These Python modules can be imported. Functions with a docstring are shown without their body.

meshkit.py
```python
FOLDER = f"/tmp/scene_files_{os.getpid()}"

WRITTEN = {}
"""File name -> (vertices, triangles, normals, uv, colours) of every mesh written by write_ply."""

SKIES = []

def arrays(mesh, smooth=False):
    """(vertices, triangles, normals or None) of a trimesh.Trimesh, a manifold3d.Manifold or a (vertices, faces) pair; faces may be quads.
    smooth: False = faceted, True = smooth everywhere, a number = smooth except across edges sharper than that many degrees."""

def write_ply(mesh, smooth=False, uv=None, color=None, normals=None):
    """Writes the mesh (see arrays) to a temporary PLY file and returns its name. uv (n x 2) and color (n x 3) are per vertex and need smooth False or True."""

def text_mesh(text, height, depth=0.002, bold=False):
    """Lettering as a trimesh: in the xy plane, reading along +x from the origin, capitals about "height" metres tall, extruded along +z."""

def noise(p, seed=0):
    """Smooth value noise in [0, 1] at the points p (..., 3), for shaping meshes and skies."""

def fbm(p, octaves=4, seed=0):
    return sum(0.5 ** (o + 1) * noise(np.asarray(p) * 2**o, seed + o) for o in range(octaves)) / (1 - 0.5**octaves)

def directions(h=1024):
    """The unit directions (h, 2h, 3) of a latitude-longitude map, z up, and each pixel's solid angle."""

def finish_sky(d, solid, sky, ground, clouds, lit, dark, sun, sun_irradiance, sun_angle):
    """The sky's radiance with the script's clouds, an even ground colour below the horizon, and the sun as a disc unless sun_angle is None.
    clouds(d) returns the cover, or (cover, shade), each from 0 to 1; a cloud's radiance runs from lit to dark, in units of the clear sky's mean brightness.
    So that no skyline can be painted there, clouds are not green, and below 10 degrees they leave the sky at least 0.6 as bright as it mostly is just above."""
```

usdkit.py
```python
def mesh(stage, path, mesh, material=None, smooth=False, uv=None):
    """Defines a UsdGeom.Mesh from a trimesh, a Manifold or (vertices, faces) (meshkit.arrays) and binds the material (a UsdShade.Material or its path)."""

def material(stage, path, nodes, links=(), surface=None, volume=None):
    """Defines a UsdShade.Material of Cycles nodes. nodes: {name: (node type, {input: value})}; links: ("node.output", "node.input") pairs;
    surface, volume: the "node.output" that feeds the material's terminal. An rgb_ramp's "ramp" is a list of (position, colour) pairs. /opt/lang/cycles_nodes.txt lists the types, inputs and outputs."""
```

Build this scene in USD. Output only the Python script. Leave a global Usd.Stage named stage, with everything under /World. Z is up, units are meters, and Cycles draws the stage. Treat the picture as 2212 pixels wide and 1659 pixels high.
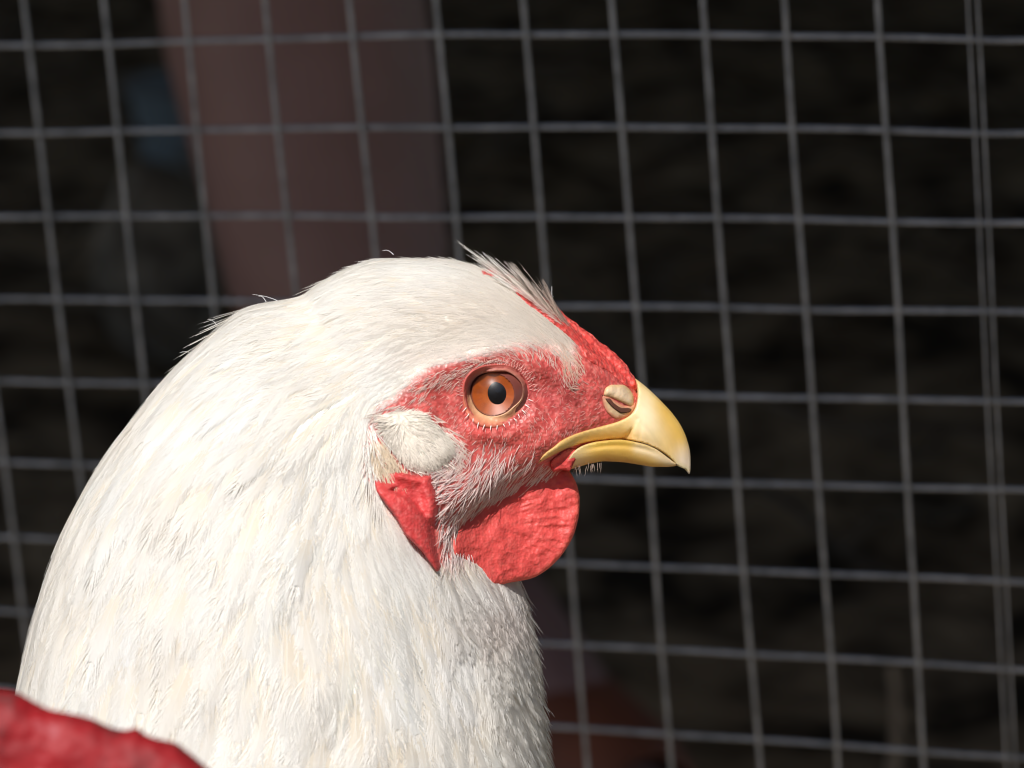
import math, numpy as np, trimesh, usdkit, meshkit
from pxr import Usd, UsdGeom, UsdLux, UsdShade, Gf, Sdf, Vt
from scipy.spatial import cKDTree, Delaunay
from scipy.interpolate import PchipInterpolator, LinearNDInterpolator
from shapely.geometry import Polygon
from shapely import contains_xy
import manifold3d as m3

stage = Usd.Stage.CreateInMemory()
UsdGeom.SetStageUpAxis(stage, 'Z'); UsdGeom.SetStageMetersPerUnit(stage, 1.0)
UsdGeom.Xform.Define(stage, '/World'); UsdGeom.Scope.Define(stage, '/World/Looks')
rng = np.random.default_rng(7)

# ---------------------------------------------------------------- camera, sky, sun
PITCH = math.radians(17.2); D = 0.5; K = 0.2 / 2212          # K: metres per unit of the drawing grid at the hen's mid plane
C0 = np.array([0, 0, 0.40])
FW = np.array([0, math.cos(PITCH), -math.sin(PITCH)]); UP = np.array([0, math.sin(PITCH), math.cos(PITCH)]); RT = np.array([1.0, 0, 0])
cam = UsdGeom.Camera.Define(stage, '/World/camera')
cam.CreateHorizontalApertureAttr(36.0); cam.CreateVerticalApertureAttr(27.0)
cam.CreateFocalLengthAttr(36.0 * D / 0.2); cam.CreateFStopAttr(14.5); cam.CreateFocusDistanceAttr(D - 0.010)
cam.CreateClippingRangeAttr(Gf.Vec2f(0.02, 500)); cam.CreateExposureAttr(0.5)
cp = C0 - D * FW
M = Gf.Matrix4d(*RT, 0, *UP, 0, *(-FW), 0, *map(float, cp), 1)
cam.AddTransformOp().Set(M)

SUN = np.array([-0.22, -0.52, 0.83]); SUN /= np.linalg.norm(SUN)
EL, AZ = math.asin(SUN[2]), math.atan2(SUN[0], SUN[1])
sun = UsdLux.DistantLight.Define(stage, '/World/sun')
sun.CreateIntensityAttr(1.0); sun.CreateAngleAttr(0.5); sun.CreateNormalizeAttr(True); sun.CreateColorAttr(Gf.Vec3f(1, 0.965, 0.92))
zc = SUN; xc = np.cross([0, 0, 1], zc); xc /= np.linalg.norm(xc); yc_ = np.cross(zc, xc)
sun.AddTransformOp().Set(Gf.Matrix4d(*xc, 0, *yc_, 0, *zc, 0, 0, 0, 5, 1))
dome = UsdLux.DomeLight.Define(stage, '/World/sky')
dome.GetPrim().SetCustomDataByKey('kind', 'structure')
sky_m = usdkit.material(stage, '/World/Looks/sky', {
    's': ('sky_texture', {'sky_type': 'single_scattering', 'sun_disc': False, 'sun_elevation': EL, 'sun_rotation': AZ}),
    'b': ('background_shader', {'strength': 0.075})}, [('s.color', 'b.color')], surface='b.background')
UsdShade.MaterialBindingAPI.Apply(dome.GetPrim()).Bind(sky_m)

# ---------------------------------------------------------------- helpers
used = {}
def numbered(path):
    n = used.get(path, 0); used[path] = n + 1
    return path if n == 0 else f'{path}_{n:03d}'
def tag(p, label=None, cat=None, group=None, kind=None):
    for k, v in (('label', label), ('category', cat), ('group', group), ('kind', kind)):
        if v: p.SetCustomDataByKey(k, v)
    return p
def thing(name, label, cat, loc=(0, 0, 0), group=None):
    x = UsdGeom.Xform.Define(stage, numbered('/World/' + name)); x.AddTranslateOp().Set(Gf.Vec3d(*map(float, loc)))
    tag(x.GetPrim(), label, cat, group); x.GetPrim().SetMetadata('documentation', '')
    ORIG[str(x.GetPath())] = np.array(loc, float)
    return str(x.GetPath())
ORIG = {}
def put(parent, name, v, f, mat, smooth=True, tint=None, normals=None, kind=None, label=None):
    """one Mesh prim; v in world metres; parent a prim path (or /World)"""
    path = numbered(parent + '/' + name)
    top = '/'.join(parent.split('/')[:3])
    o = ORIG.get(top, np.zeros(3)); v = np.asarray(v, float) - o
    f = np.asarray(f, np.int64)
    if normals is None and tint is None:
        m = usdkit.mesh(stage, path, (v, f), mat, smooth=smooth)
    else:
        if normals is None: v, f, normals = meshkit.arrays((v, f), True)
        fnv = np.cross(v[f[:, 1]] - v[f[:, 0]], v[f[:, 2]] - v[f[:, 0]]); back = (fnv * np.asarray(normals)[f].sum(1)).sum(1) < 0
        f = np.where(back[:, None], f[:, ::-1], f)
        m = usdkit.mesh(stage, path, (v, f), mat, smooth=False)
        m.CreateNormalsAttr(Vt.Vec3fArray.FromNumpy(np.asarray(normals, np.float32))); m.SetNormalsInterpolation('vertex')
        if tint is not None:
            UsdGeom.PrimvarsAPI(m).CreatePrimvar('tint', Sdf.ValueTypeNames.Color3fArray, 'vertex').Set(Vt.Vec3fArray.FromNumpy(np.asarray(tint, np.float32)))
    tag(m.GetPrim(), label=label, kind=kind)
    return path
def at(px, py, depth):
    """world point seen at drawing-grid position (px, py) at a distance along the view axis"""
    px, py, depth = np.broadcast_arrays(np.asarray(px, float), np.asarray(py, float), np.asarray(depth, float))
    s = K * depth / D
    return cp + depth[..., None] * FW + ((px - 1106) * s)[..., None] * RT + ((829.5 - py) * s)[..., None] * UP
def hen(p):
    """hen drawing grid (x, y down, depth; units of K) -> world"""
    p = np.asarray(p, float)
    return C0 + K * ((p[..., 0:1] - 1106) * RT + (829.5 - p[..., 1:2]) * UP + p[..., 2:3] * FW)
def henn(n):
    n = np.asarray(n, float)
    return n[..., 0:1] * RT - n[..., 1:2] * UP + n[..., 2:3] * FW
def mat(name, nodes, links, surface='p.BSDF'):
    return usdkit.material(stage, '/World/Looks/' + name, nodes, links, surface=surface)
def smoothstep(a, b, x):
    t = np.clip((x - a) / (b - a), 0, 1); return t * t * (3 - 2 * t)
def fbm(p, o=4, s=0): return meshkit.fbm(np.asarray(p, float), o, s) - 0.5

# ---------------------------------------------------------------- materials
def skin_mat(name, rough=0.42, bump=0.25, vs=1400, ss=0.15, coat=0.0, vary=0.35, ridge=True):
    return mat(name, {
        'a': ('attribute', {'attribute': 'tint'}), 'tc': ('texture_coordinate', {}),
        'n': ('noise_texture', {'scale': 420.0, 'detail': 5.0, 'roughness': 0.6}),
        'r': ('rgb_ramp', {'ramp': [(0.3, (1 - vary,) * 3), (0.7, (1 + vary * .55,) * 3)]}),
        'mx': ('mix', {'mix_type': 'multiply', 'fac': 1.0}),
        'v': ('voronoi_texture', {'scale': float(vs)}),
        'n2': ('noise_texture', {'scale': 900.0, 'detail': 4.0}),
        'ad': ('math', {'math_type': 'add'}),
        'b': ('bump', {'strength': bump, 'distance': 0.0006}),
        'p': ('principled_bsdf', {'roughness': rough, 'subsurface_weight': ss, 'subsurface_scale': 0.0012, 'subsurface_radius': (1, .25, .15), 'coat_weight': coat, 'coat_roughness': .25})},
        [('tc.object', 'n.vector'), ('tc.object', 'v.vector'), ('tc.object', 'n2.vector'), ('n.fac', 'r.fac'), ('a.color', 'mx.color1'), ('r.color', 'mx.color2'), ('mx.color', 'p.base_color'),
         ('v.distance', 'ad.value1'), ('n2.fac', 'ad.value2'), ('ad.value', 'b.height'), ('b.normal', 'p.normal')])
M_skin = skin_mat('bare_skin', bump=.35)
M_comb = skin_mat('comb_skin', rough=.5, bump=.55, vs=1050)
M_wattle = skin_mat('wattle_skin', rough=.55, bump=.22, vs=1700, vary=.14)
M_lid = skin_mat('eyelid_skin', rough=.48, bump=.12, vary=.12)
M_horn = mat('beak_horn', {
    'a': ('attribute', {'attribute': 'tint'}), 'tc': ('texture_coordinate', {}),
    'n': ('noise_texture', {'scale': 130.0, 'detail': 4.0}), 'r': ('rgb_ramp', {'ramp': [(.3, (.86, .84, .76)), (.7, (1.06, 1.06, 1.1))]}),
    'mx': ('mix', {'mix_type': 'multiply', 'fac': 1.0}), 'n2': ('noise_texture', {'scale': 700.0, 'detail': 6.0, 'roughness': .7}), 'b': ('bump', {'strength': .16, 'distance': .0005}),
    'p': ('principled_bsdf', {'roughness': .48, 'subsurface_weight': .25, 'subsurface_scale': .0015, 'subsurface_radius': (1, .6, .25), 'coat_weight': .05, 'coat_roughness': .3})},
    [('tc.object', 'n.vector'), ('tc.object', 'n2.vector'), ('n.fac', 'r.fac'), ('a.color', 'mx.color1'), ('r.color', 'mx.color2'), ('mx.color', 'p.base_color'), ('n2.fac', 'b.height'), ('b.normal', 'p.normal')])
def feather_mat(name, tr=.6, rough=.7):
    return mat(name, {'a': ('attribute', {'attribute': 'tint'}),
        'p': ('principled_bsdf', {'roughness': rough, 'specular_ior_level': .35}),
        't': ('translucent_bsdf', {}), 'm': ('mix_closure', {'fac': tr})},
        [('a.color', 'p.base_color'), ('a.color', 't.color'), ('p.BSDF', 'm.closure1'), ('t.BSDF', 'm.closure2')], surface='m.closure')
M_feather = feather_mat('feather')
M_bristle = feather_mat('bristle', .25, .4)
def plain(name, col, rough=.5, **kw):
    return mat(name, {'p': ('principled_bsdf', {'base_color': col, 'roughness': rough, **kw})}, [])
M_nostril_shade = plain('nostril_shade', (.10, .035, .02), .7)
M_pupil = plain('pupil_black', (.004, .003, .003), .2)
M_iris = mat('iris', {'a': ('attribute', {'attribute': 'tint'}), 'p': ('principled_bsdf', {'roughness': .45})}, [('a.color', 'p.base_color')])
M_eye = plain('eyeball', (.16, .045, .035), .3)
M_cornea = mat('cornea', {'t': ('transparent_bsdf', {'color': (1, 1, 1)}), 'g': ('glossy_bsdf', {'color': (1, 1, 1), 'roughness': .33}), 'w': ('layer_weight', {'blend': .5}), 'pw': ('math', {'math_type': 'power', 'value2': 4.0}),
    'f': ('math', {'math_type': 'multiply_add', 'value2': .35, 'value3': .014}), 'm': ('mix_closure', {})},
    [('w.facing', 'pw.value1'), ('pw.value', 'f.value1'), ('f.value', 'm.fac'), ('t.BSDF', 'm.closure1'), ('g.BSDF', 'm.closure2')], surface='m.closure')
def noisy(name, c1, c2, scale, rough=.8, bump=0.0, bs=None, lo=.35, hi=.65, metallic=0.0, detail=5.0, dist=.01):
    nodes = {'tc': ('texture_coordinate', {}), 'n': ('noise_texture', {'scale': float(scale), 'detail': detail, 'roughness': .6}), 'r': ('rgb_ramp', {'ramp': [(lo, c1), (hi, c2)]}),
             'n2': ('noise_texture', {'scale': float(bs or scale * 3), 'detail': 5.0}), 'b': ('bump', {'strength': bump, 'distance': dist}), 'p': ('principled_bsdf', {'roughness': rough, 'metallic': metallic})}
    return mat(name, nodes, [('tc.object', 'n.vector'), ('tc.object', 'n2.vector'), ('n.fac', 'r.fac'), ('r.color', 'p.base_color'), ('n2.fac', 'b.height'), ('b.normal', 'p.normal')])
M_ground = mat('earth', {'tc': ('texture_coordinate', {}), 'n': ('noise_texture', {'scale': 13.0, 'detail': 5.0, 'roughness': .55, 'distortion': .4}),
    'r': ('rgb_ramp', {'ramp': [(.38, (.04, .031, .02)), (.48, (.17, .13, .082)), (.58, (.31, .24, .15)), (.70, (.42, .33, .21))]}),
    'n2': ('noise_texture', {'scale': 60.0, 'detail': 5.0}), 'b': ('bump', {'strength': .8, 'distance': .012}), 'p': ('principled_bsdf', {'roughness': .95, 'specular_ior_level': .1})},
    [('tc.object', 'n.vector'), ('tc.object', 'n2.vector'), ('n.fac', 'r.fac'), ('r.color', 'p.base_color'), ('n2.fac', 'b.height'), ('b.normal', 'p.normal')])
M_wire = noisy('galvanised_wire', (.25, .268, .29), (.46, .475, .50), 160, rough=.5, bump=.25, bs=700, metallic=.35, dist=.0005)
M_human = noisy('human_skin', (.24, .138, .125), (.29, .172, .16), 14, rough=.55, bump=.05)
M_leather = noisy('brown_leather', (.17, .055, .03), (.25, .08, .04), 25, rough=.6, bump=.1)
M_black = noisy('black_strap', (.012, .011, .010), (.03, .027, .025), 30, rough=.7)
M_cloth = noisy('dark_cloth', (.05, .055, .07), (.09, .095, .11), 30, rough=.9, bump=.1)
M_blue = noisy('blue_plastic', (.16, .20, .225), (.20, .25, .28), 8, rough=.45)
M_wood = noisy('weathered_wood', (.10, .075, .05), (.20, .155, .11), 9, rough=.85, bump=.3)
M_redcomb = mat('red_comb', {'tc': ('texture_coordinate', {}), 'n': ('noise_texture', {'scale': 130.0, 'detail': 5.0, 'roughness': .6}),
    'r': ('rgb_ramp', {'ramp': [(.30, (.09, .02, .02)), (.42, (.19, .006, .009)), (.60, (.27, .007, .011)), (.72, (.34, .07, .08))]}),
    'v': ('voronoi_texture', {'scale': 330.0}), 'b': ('bump', {'strength': .35, 'distance': .001}), 'p': ('principled_bsdf', {'roughness': .62, 'specular_ior_level': .3})},
    [('tc.object', 'n.vector'), ('tc.object', 'v.vector'), ('n.fac', 'r.fac'), ('r.color', 'p.base_color'), ('v.distance', 'b.height'), ('b.normal', 'p.normal')])
M_stalk = noisy('dry_stalk', (.30, .22, .14), (.42, .32, .21), 40, rough=.9)

# ---------------------------------------------------------------- the setting
gx = np.concatenate([[-40, -12, -5], np.linspace(-2.4, 2.4, 121), [5, 12, 40]]); gy = np.concatenate([[-40, -12, -4], np.linspace(-2, 5, 176), [9, 20, 40]])
GX, GY = np.meshgrid(gx, gy)
gp = np.stack([GX, GY, 0 * GX], -1)
gz = .05 * fbm(gp * 2.2, 4, 3) + .035 * fbm(gp * 9, 3, 5)
gz *= smoothstep(0.45, 1.0, GY) * smoothstep(30, 6, np.hypot(GX, GY))
gz -= 0.02 * smoothstep(0.45, 1.0, GY)
gv = np.stack([GX, GY, gz], -1).reshape(-1, 3); nx = len(gx)
ii, jj = np.meshgrid(np.arange(len(gy) - 1), np.arange(nx - 1), indexing='ij'); q = ii * nx + jj
gf = np.stack([q, q + 1, q + nx + 1, q + nx], -1).reshape(-1, 4)
put('/World', 'ground', gv, np.vstack([gf[:, [0, 1, 2]], gf[:, [0, 2, 3]]]), M_ground)
tag(stage.GetPrimAtPath('/World/ground'), 'bare dark brown earth with clods in the shade', 'ground', kind='structure')

# unseen lean-to roof added above and behind the hen, parallel to the wire mesh: throws the shade on the mesh and everything beyond it
RN, RE_ = np.array([.33, .944, 0]), np.array([.944, -.33, 0]); EDGE_C, EDGE_Z = -0.475, 1.20
def roofp(v): v = np.asarray(v, float); return v[:, 0:1] * RE_ + (EDGE_C + v[:, 1:2]) * RN + np.array([0, 0, 1.]) * (EDGE_Z + v[:, 2:3] + .14 * v[:, 1:2])
roof = thing('added_roof', 'weathered board lean-to roof out of view, added to shade the wire mesh and the ground behind', 'roof', (.8, 2.4, 0))
def rbox(name, size, c):
    b = trimesh.creation.box(size); put(roof, name, roofp(np.array(b.vertices) + c), b.faces, M_wood, smooth=False)
for i in range(22): rbox('board', (.3996, 7.6, .022), (-4.2 + i * .4, 3.8, .013))
for yb in (.05, 2.5, 5.2, 7.4): rbox('beam', (8.8, .05, .07), (0, yb + .03, -.046))
for xb in (-4.3, 4.3):
    for yb in (.05, 7.4):
        h = EDGE_Z - .085 + yb * .14; b = trimesh.creation.box((.08, .08, h)); o = roofp([[xb, yb, 0]])[0]; put(roof, 'post', np.array(b.vertices) + [o[0], o[1], h / 2], b.faces, M_wood, smooth=False)
wall = thing('added_wall', 'tall board wall out of view, added to keep light from the back off the ground', 'wall', (0, 6.0, 0))  # unseen wall, added so less light comes in from the back
for i in range(24):
    b = trimesh.creation.box((.36, .024, 2.0)); put(wall, 'board', np.array(b.vertices) + [-4.2 + i * .366, 6.0, 1.0], b.faces, M_wood, smooth=False)
fence = thing('added_fence', 'weathered board fence out of view, added behind the camera to cut the low skylight', 'fence', (0, -3.2, 0))  # unseen fence, added to hold back low skylight
for i in range(40):
    b = trimesh.creation.box((.19, .022, 1.75)); put(fence, 'board', np.array(b.vertices) + [-3.9 + i * .2, -3.2, .90 + .02 * math.sin(i * 2.3)], b.faces, M_wood, smooth=False)
for z in (.4, 1.4):
    b = trimesh.creation.box((8.1, .04, .08)); put(fence, 'rail', np.array(b.vertices) + [0, -3.165, z], b.faces, M_wood, smooth=False)

def tube_mesh(pts, rad, n=10, cap=True):
    pts = np.asarray(pts, float); rad = np.broadcast_to(np.asarray(rad, float), (len(pts),))
    t = np.gradient(pts, axis=0); t /= np.linalg.norm(t, axis=1, keepdims=True)
    ref = np.array([0.31, .52, .79]); a = np.cross(t, ref); a /= np.linalg.norm(a, axis=1, keepdims=True); b = np.cross(t, a)
    an = np.arange(n) * 2 * np.pi / n
    v = pts[:, None] + rad[:, None, None] * (np.cos(an)[None, :, None] * a[:, None] + np.sin(an)[None, :, None] * b[:, None])
    i, j = np.meshgrid(np.arange(len(pts) - 1), np.arange(n), indexing='ij')
    qd = np.stack([i * n + j, i * n + (j + 1) % n, (i + 1) * n + (j + 1) % n, (i + 1) * n + j], -1).reshape(-1, 4)
    f = np.vstack([qd[:, [0, 1, 2]], qd[:, [0, 2, 3]]]); v = v.reshape(-1, 3)
    if cap:
        c = len(v); v = np.vstack([v, pts[0], pts[-1]]); k = np.arange(n); e = (len(pts) - 1) * n
        f = np.vstack([f, np.stack([np.full(n, c), (k + 1) % n, k], 1), np.stack([np.full(n, c + 1), e + k, e + (k + 1) % n], 1)])
    return v, f[:, ::-1]

# welded wire mesh: a vertical panel about 25 cm behind the hen; positions on the panel in millimetres
Rm = np.array([[0.94076786, 0.0829434, 0.32874949], [0.02294431, 0.95181854, -0.30580228], [-0.33827414, 0.29523188, 0.89353721]])
Tm = np.array([-0.0008681, 0.00280914, 0.72942665])
def panel(u, v, n=0):
    u, v, n = np.broadcast_arrays(np.asarray(u, float), np.asarray(v, float), np.asarray(n, float))
    c = np.stack([u, v, n], -1) / 1000 @ Rm.T + Tm
    return cp + c[..., 0:1] * RT - c[..., 1:2] * UP + c[..., 2:3] * FW
cols = {0: (-141.8, -.027), 1: (-116.2, -.03), 2: (-90.0, -.022), 3: (-62.8, -.006), 4: (-37.0, -.006), 5: (-11.0, 0), 6: (14.6, .001), 7: (40.1, .0075), 8: (65.7, .015), 9: (88.4, .018), 10: (113.2, .02), 11: (137.4, .02)}
rowv = [-102, -76.8, -51.4, -25.5, -.4, 25.0, 50.8, 76.6, 103.3]
rowc = [(-103.4, 9), (-77.6, 4), (-51.7, 1.6), (-25.2, -.2), (.6, -1.5), (26.4, -2.4), (51.6, -1.4), (77.2, -1.2), (104.4, -1.6)]   # slight sag / slope of each wire
mesh_p = thing('wire_mesh_panel', 'grey galvanised welded wire mesh with square openings behind the hen', 'wire mesh', panel(0, 420).reshape(3) * [1, 1, 0])
vv = np.linspace(-420, 420, 61)
for k, (u0, sl) in list(cols.items()) + [(i, (-141.8 - 25.5 * (-i), -.03)) for i in range(-7, 0)] + [(i, (137.4 + 24.8 * (i - 11), .02)) for i in range(12, 20)]:
    wob = .22 * np.sin(vv / 40 + k * 2.1) + .14 * np.sin(vv / 17 + k)
    rr = .69
    if k == 11:   # two thin strands side by side
        for du in (-1.2, 1.3):
            put(mesh_p, 'wire', *tube_mesh(panel(u0 + du + sl * vv + wob * .5, vv, -1.0), .00036, 8), M_wire)
        continue
    put(mesh_p, 'wire', *tube_mesh(panel(u0 + sl * vv + wob, vv, -1.0), rr / 1000, 8), M_wire)
uu = np.linspace(-330, 330, 67)
rows_all = [(v, c) for v, c in zip(rowv, rowc)]
for k in range(-12, 21):
    if 0 <= k < 9: vl, sl = rowc[k][0], (rowv[k] - rowc[k][0])
    if k < 0: y = -103.4 + 25.6 * k + 0 * uu
    elif k > 8: y = 103.3 + 25.6 * (k - 8) + 0 * uu
    else:
        a = {0: 5.0, 1: 3.2, 2: 1.5, 3: -.2, 4: -1.6, 5: -3.0, 6: -1.6, 7: -1.2, 8: -1.7}[k]
        cv = {0: -103.2, 1: -77.4, 2: -51.8, 3: -26.0, 4: -.4, 5: 25.5, 6: 51.4, 7: 77.0, 8: 104.0}[k]
        s = np.clip(uu, -140, 140) / 140
        y = cv + (a * np.maximum(s, 0) ** 1.4 if k < 4 else a * .5 * s)
    if y.max() > 430: continue
    put(mesh_p, 'wire', *tube_mesh(panel(uu, y +   .18 * np.sin(uu / 23 + k) + .12 * np.sin(uu / 11 + 2 * k), 1.0), .00079, 8), M_wire)
# cage corner post at the left
M_post = noisy('dull_metal', (.10, .11, .11), (.18, .19, .19), 20, rough=.7)

# ---------------------------------------------------------------- person standing behind the mesh
def capsule_body(bones, edge=.02, smooth_it=12, sphere=18):
    parts = []
    for (a, ra), (b, rb) in bones:
        s1 = m3.Manifold.sphere(ra, sphere).translate(list(map(float, a))); s2 = m3.Manifold.sphere(rb, sphere).translate(list(map(float, b)))
        parts.append(m3.Manifold.batch_hull([s1, s2]))
    m = m3.Manifold.batch_boolean(parts, m3.OpType.Add).refine_to_length(edge)
    me = m.to_mesh(); t = trimesh.Trimesh(me.vert_properties[:, :3], me.tri_verts, process=True)
    trimesh.smoothing.filter_taubin(t, iterations=smooth_it)
    return np.array(t.vertices), np.array(t.faces)
A = at(950, 1390, 1.285); A[2] = .09
per = thing('person', 'person standing behind the wire mesh, bare lower leg and brown sandal showing', 'person', (A[0], A[1], 0))
kn = at(612, -120, 1.235); cf = at(640, 60, 1.245); md = at(735, 620, 1.255)
A2 = A + [-.42, .12, 0]; hip = np.array([kn[0] + .02, kn[1] + .02, .84]); pel = hip + [-.13, .02, .06]
kn2 = np.array([A2[0] + .02, A2[1] - .02, .48]); hip2 = pel * 2 - hip; hip2[2] = .84
ch = pel + [0, .0, .42]; nk = pel + [0, 0, .60]; hd = pel + [.0, -.03, .74]
bones = [((A, .036), (md, .054)), ((md, .054), (cf, .066)), ((cf, .066), (kn, .062)), ((kn, .062), (hip, .088)),
         ((A2, .036), (kn2 * .5 + A2 * .5, .055)), ((kn2 * .5 + A2 * .5, .055), (kn2, .06)), ((kn2, .06), (hip2, .088)),
         ((hip, .09), (pel, .11)), ((hip2, .09), (pel, .11)), ((pel, .11), (ch, .12)), ((ch, .115), (nk, .05)), ((nk, .048), (hd, .05)), ((hd, .085), (hd + [0, 0, .07], .095))]
for s in (-1, 1):
    sh = ch + [.17 * s, 0, .1]; el = sh + [.05 * s, .02, -.29]; ha = el + [.0, -.08, -.24]
    bones += [((ch + [0, 0, .1], .07), (sh, .055)), ((sh, .05), (el, .04)), ((el, .04), (ha, .03)), ((ha, .03), (ha + [0, -.02, -.07], .034))]
    for j in range(4): bones.append(((ha + [.0, -.035 + .018 * j, -.08], .010), (ha + [.0, -.045 + .018 * j, -.155 + .01 * abs(j - 1.5)], .008)))
    bones.append(((ha + [-.01 * s, -.04, -.04], .011), (ha + [-.03 * s, -.075, -.09], .009)))
fdir = np.array([.50, -.866, 0])
for an in (A, A2):
    heel = an + [-.02, .02, -.045]; toe = an + fdir * .17 + [0, 0, -.06]
    bones += [((an, .036), (heel, .036)), ((an, .036), (an + fdir * .09 + [0, 0, -.035], .034)), ((an + fdir * .09 + [0, 0, -.035], .034), (toe, .024)), ((heel, .034), (toe, .024))]
pv, pf = capsule_body(bones, .022, 14)
put(per, 'body', pv, pf, M_human)
# head features, hair and clothes are out of the picture: kept simple
hv = trimesh.creation.icosphere(3, .105); hv = np.array(hv.vertices) * [1, 1.1, .9] + hd + [0, .02, .07]
put(per, 'hair', hv, trimesh.creation.icosphere(3, .105).faces, M_black)
sv, sf = capsule_body([((kn * .35 + hip * .65, .11), (hip, .11)), ((kn2 * .35 + hip2 * .65, .11), (hip2, .11)), ((hip, .11), (pel, .128)), ((hip2, .11), (pel, .128))], .025, 10)
put(per, 'shorts', sv, sf, M_cloth)
sv, sf = capsule_body([((pel + [0, 0, .03], .133), (ch, .138)), ((ch, .135), (nk - [0, 0, .05], .06)), ((ch + [0, 0, .1], .085), (ch + [.2, 0, .05], .07)), ((ch + [0, 0, .1], .085), (ch + [-.2, 0, .05], .07))], .025, 10)
put(per, 'shirt', sv, sf, M_cloth)
def sandal(an):
    n = np.array([-fdir[1], fdir[0], 0])
    out = []
    for t, w in ((-.07, .026), (-.04, .038), (.03, .038), (.10, .046), (.16, .046), (.20, .030), (.213, .012)): out.append((t, w))
    pts = [(t, w) for t, w in out] + [(t, -w) for t, w in out[::-1]]
    base = an + [0, 0, -.09]
    pl = [(base + fdir * t + n * w)[:2] for t, w in pts]
    m = trimesh.creation.extrude_polygon(Polygon(pl).buffer(.004), .018, engine='earcut'); m.apply_translation([0, 0, base[2] + .003])
    put(per, 'sandal_sole', m.vertices, m.faces, M_black, smooth=False)
    for t0, t1, r0, m_, nm in ((.045, .19, .047, M_leather, 'sandal_upper'), (.005, .035, .050, M_black, 'sandal_strap')):
        ts = np.linspace(t0, t1, 9); an_ = np.linspace(0, np.pi, 17)
        ht = np.interp(ts, [0, .05, .10, .19], [.098, .085, .066, .05])
        wd = np.interp(ts, [0, .05, .10, .16, .19], [.045, .047, .049, .049, .036])
        fr = base + ts[:, None, None] * fdir + (np.cos(an_)[None, :, None] * wd[:, None, None]) * n + (np.sin(an_)[None, :, None] * ht[:, None, None]) * np.array([0, 0, 1.]) + [0, 0, .012]
        fi = base + ts[:, None, None] * fdir + (np.cos(an_)[None, :, None] * (wd - .004)[:, None, None]) * n + (np.sin(an_)[None, :, None] * (ht - .004)[:, None, None]) * np.array([0, 0, 1.]) + [0, 0, .012]
        a, b = len(ts), len(an_)
        I, J = np.meshgrid(np.arange(a - 1), np.arange(b - 1), indexing='ij'); qq = (I * b + J)
        f1 = np.stack([qq, qq + 1, qq + b + 1, qq + b], -1).reshape(-1, 4); f2 = f1[:, ::-1] + a * b
        rim = []
        for i in range(b - 1):
            rim += [[i + 1, i, i + a * b, i + 1 + a * b], [(a - 1) * b + i, (a - 1) * b + i + 1, (a - 1) * b + i + 1 + a * b, (a - 1) * b + i + a * b]]
        Q = np.vstack([f1, f2, rim]); put(per, nm, np.vstack([fr.reshape(-1, 3), fi.reshape(-1, 3)]), np.vstack([Q[:, [0, 1, 2]], Q[:, [0, 2, 3]]]), m_)
sandal(A); sandal(A2)

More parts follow.
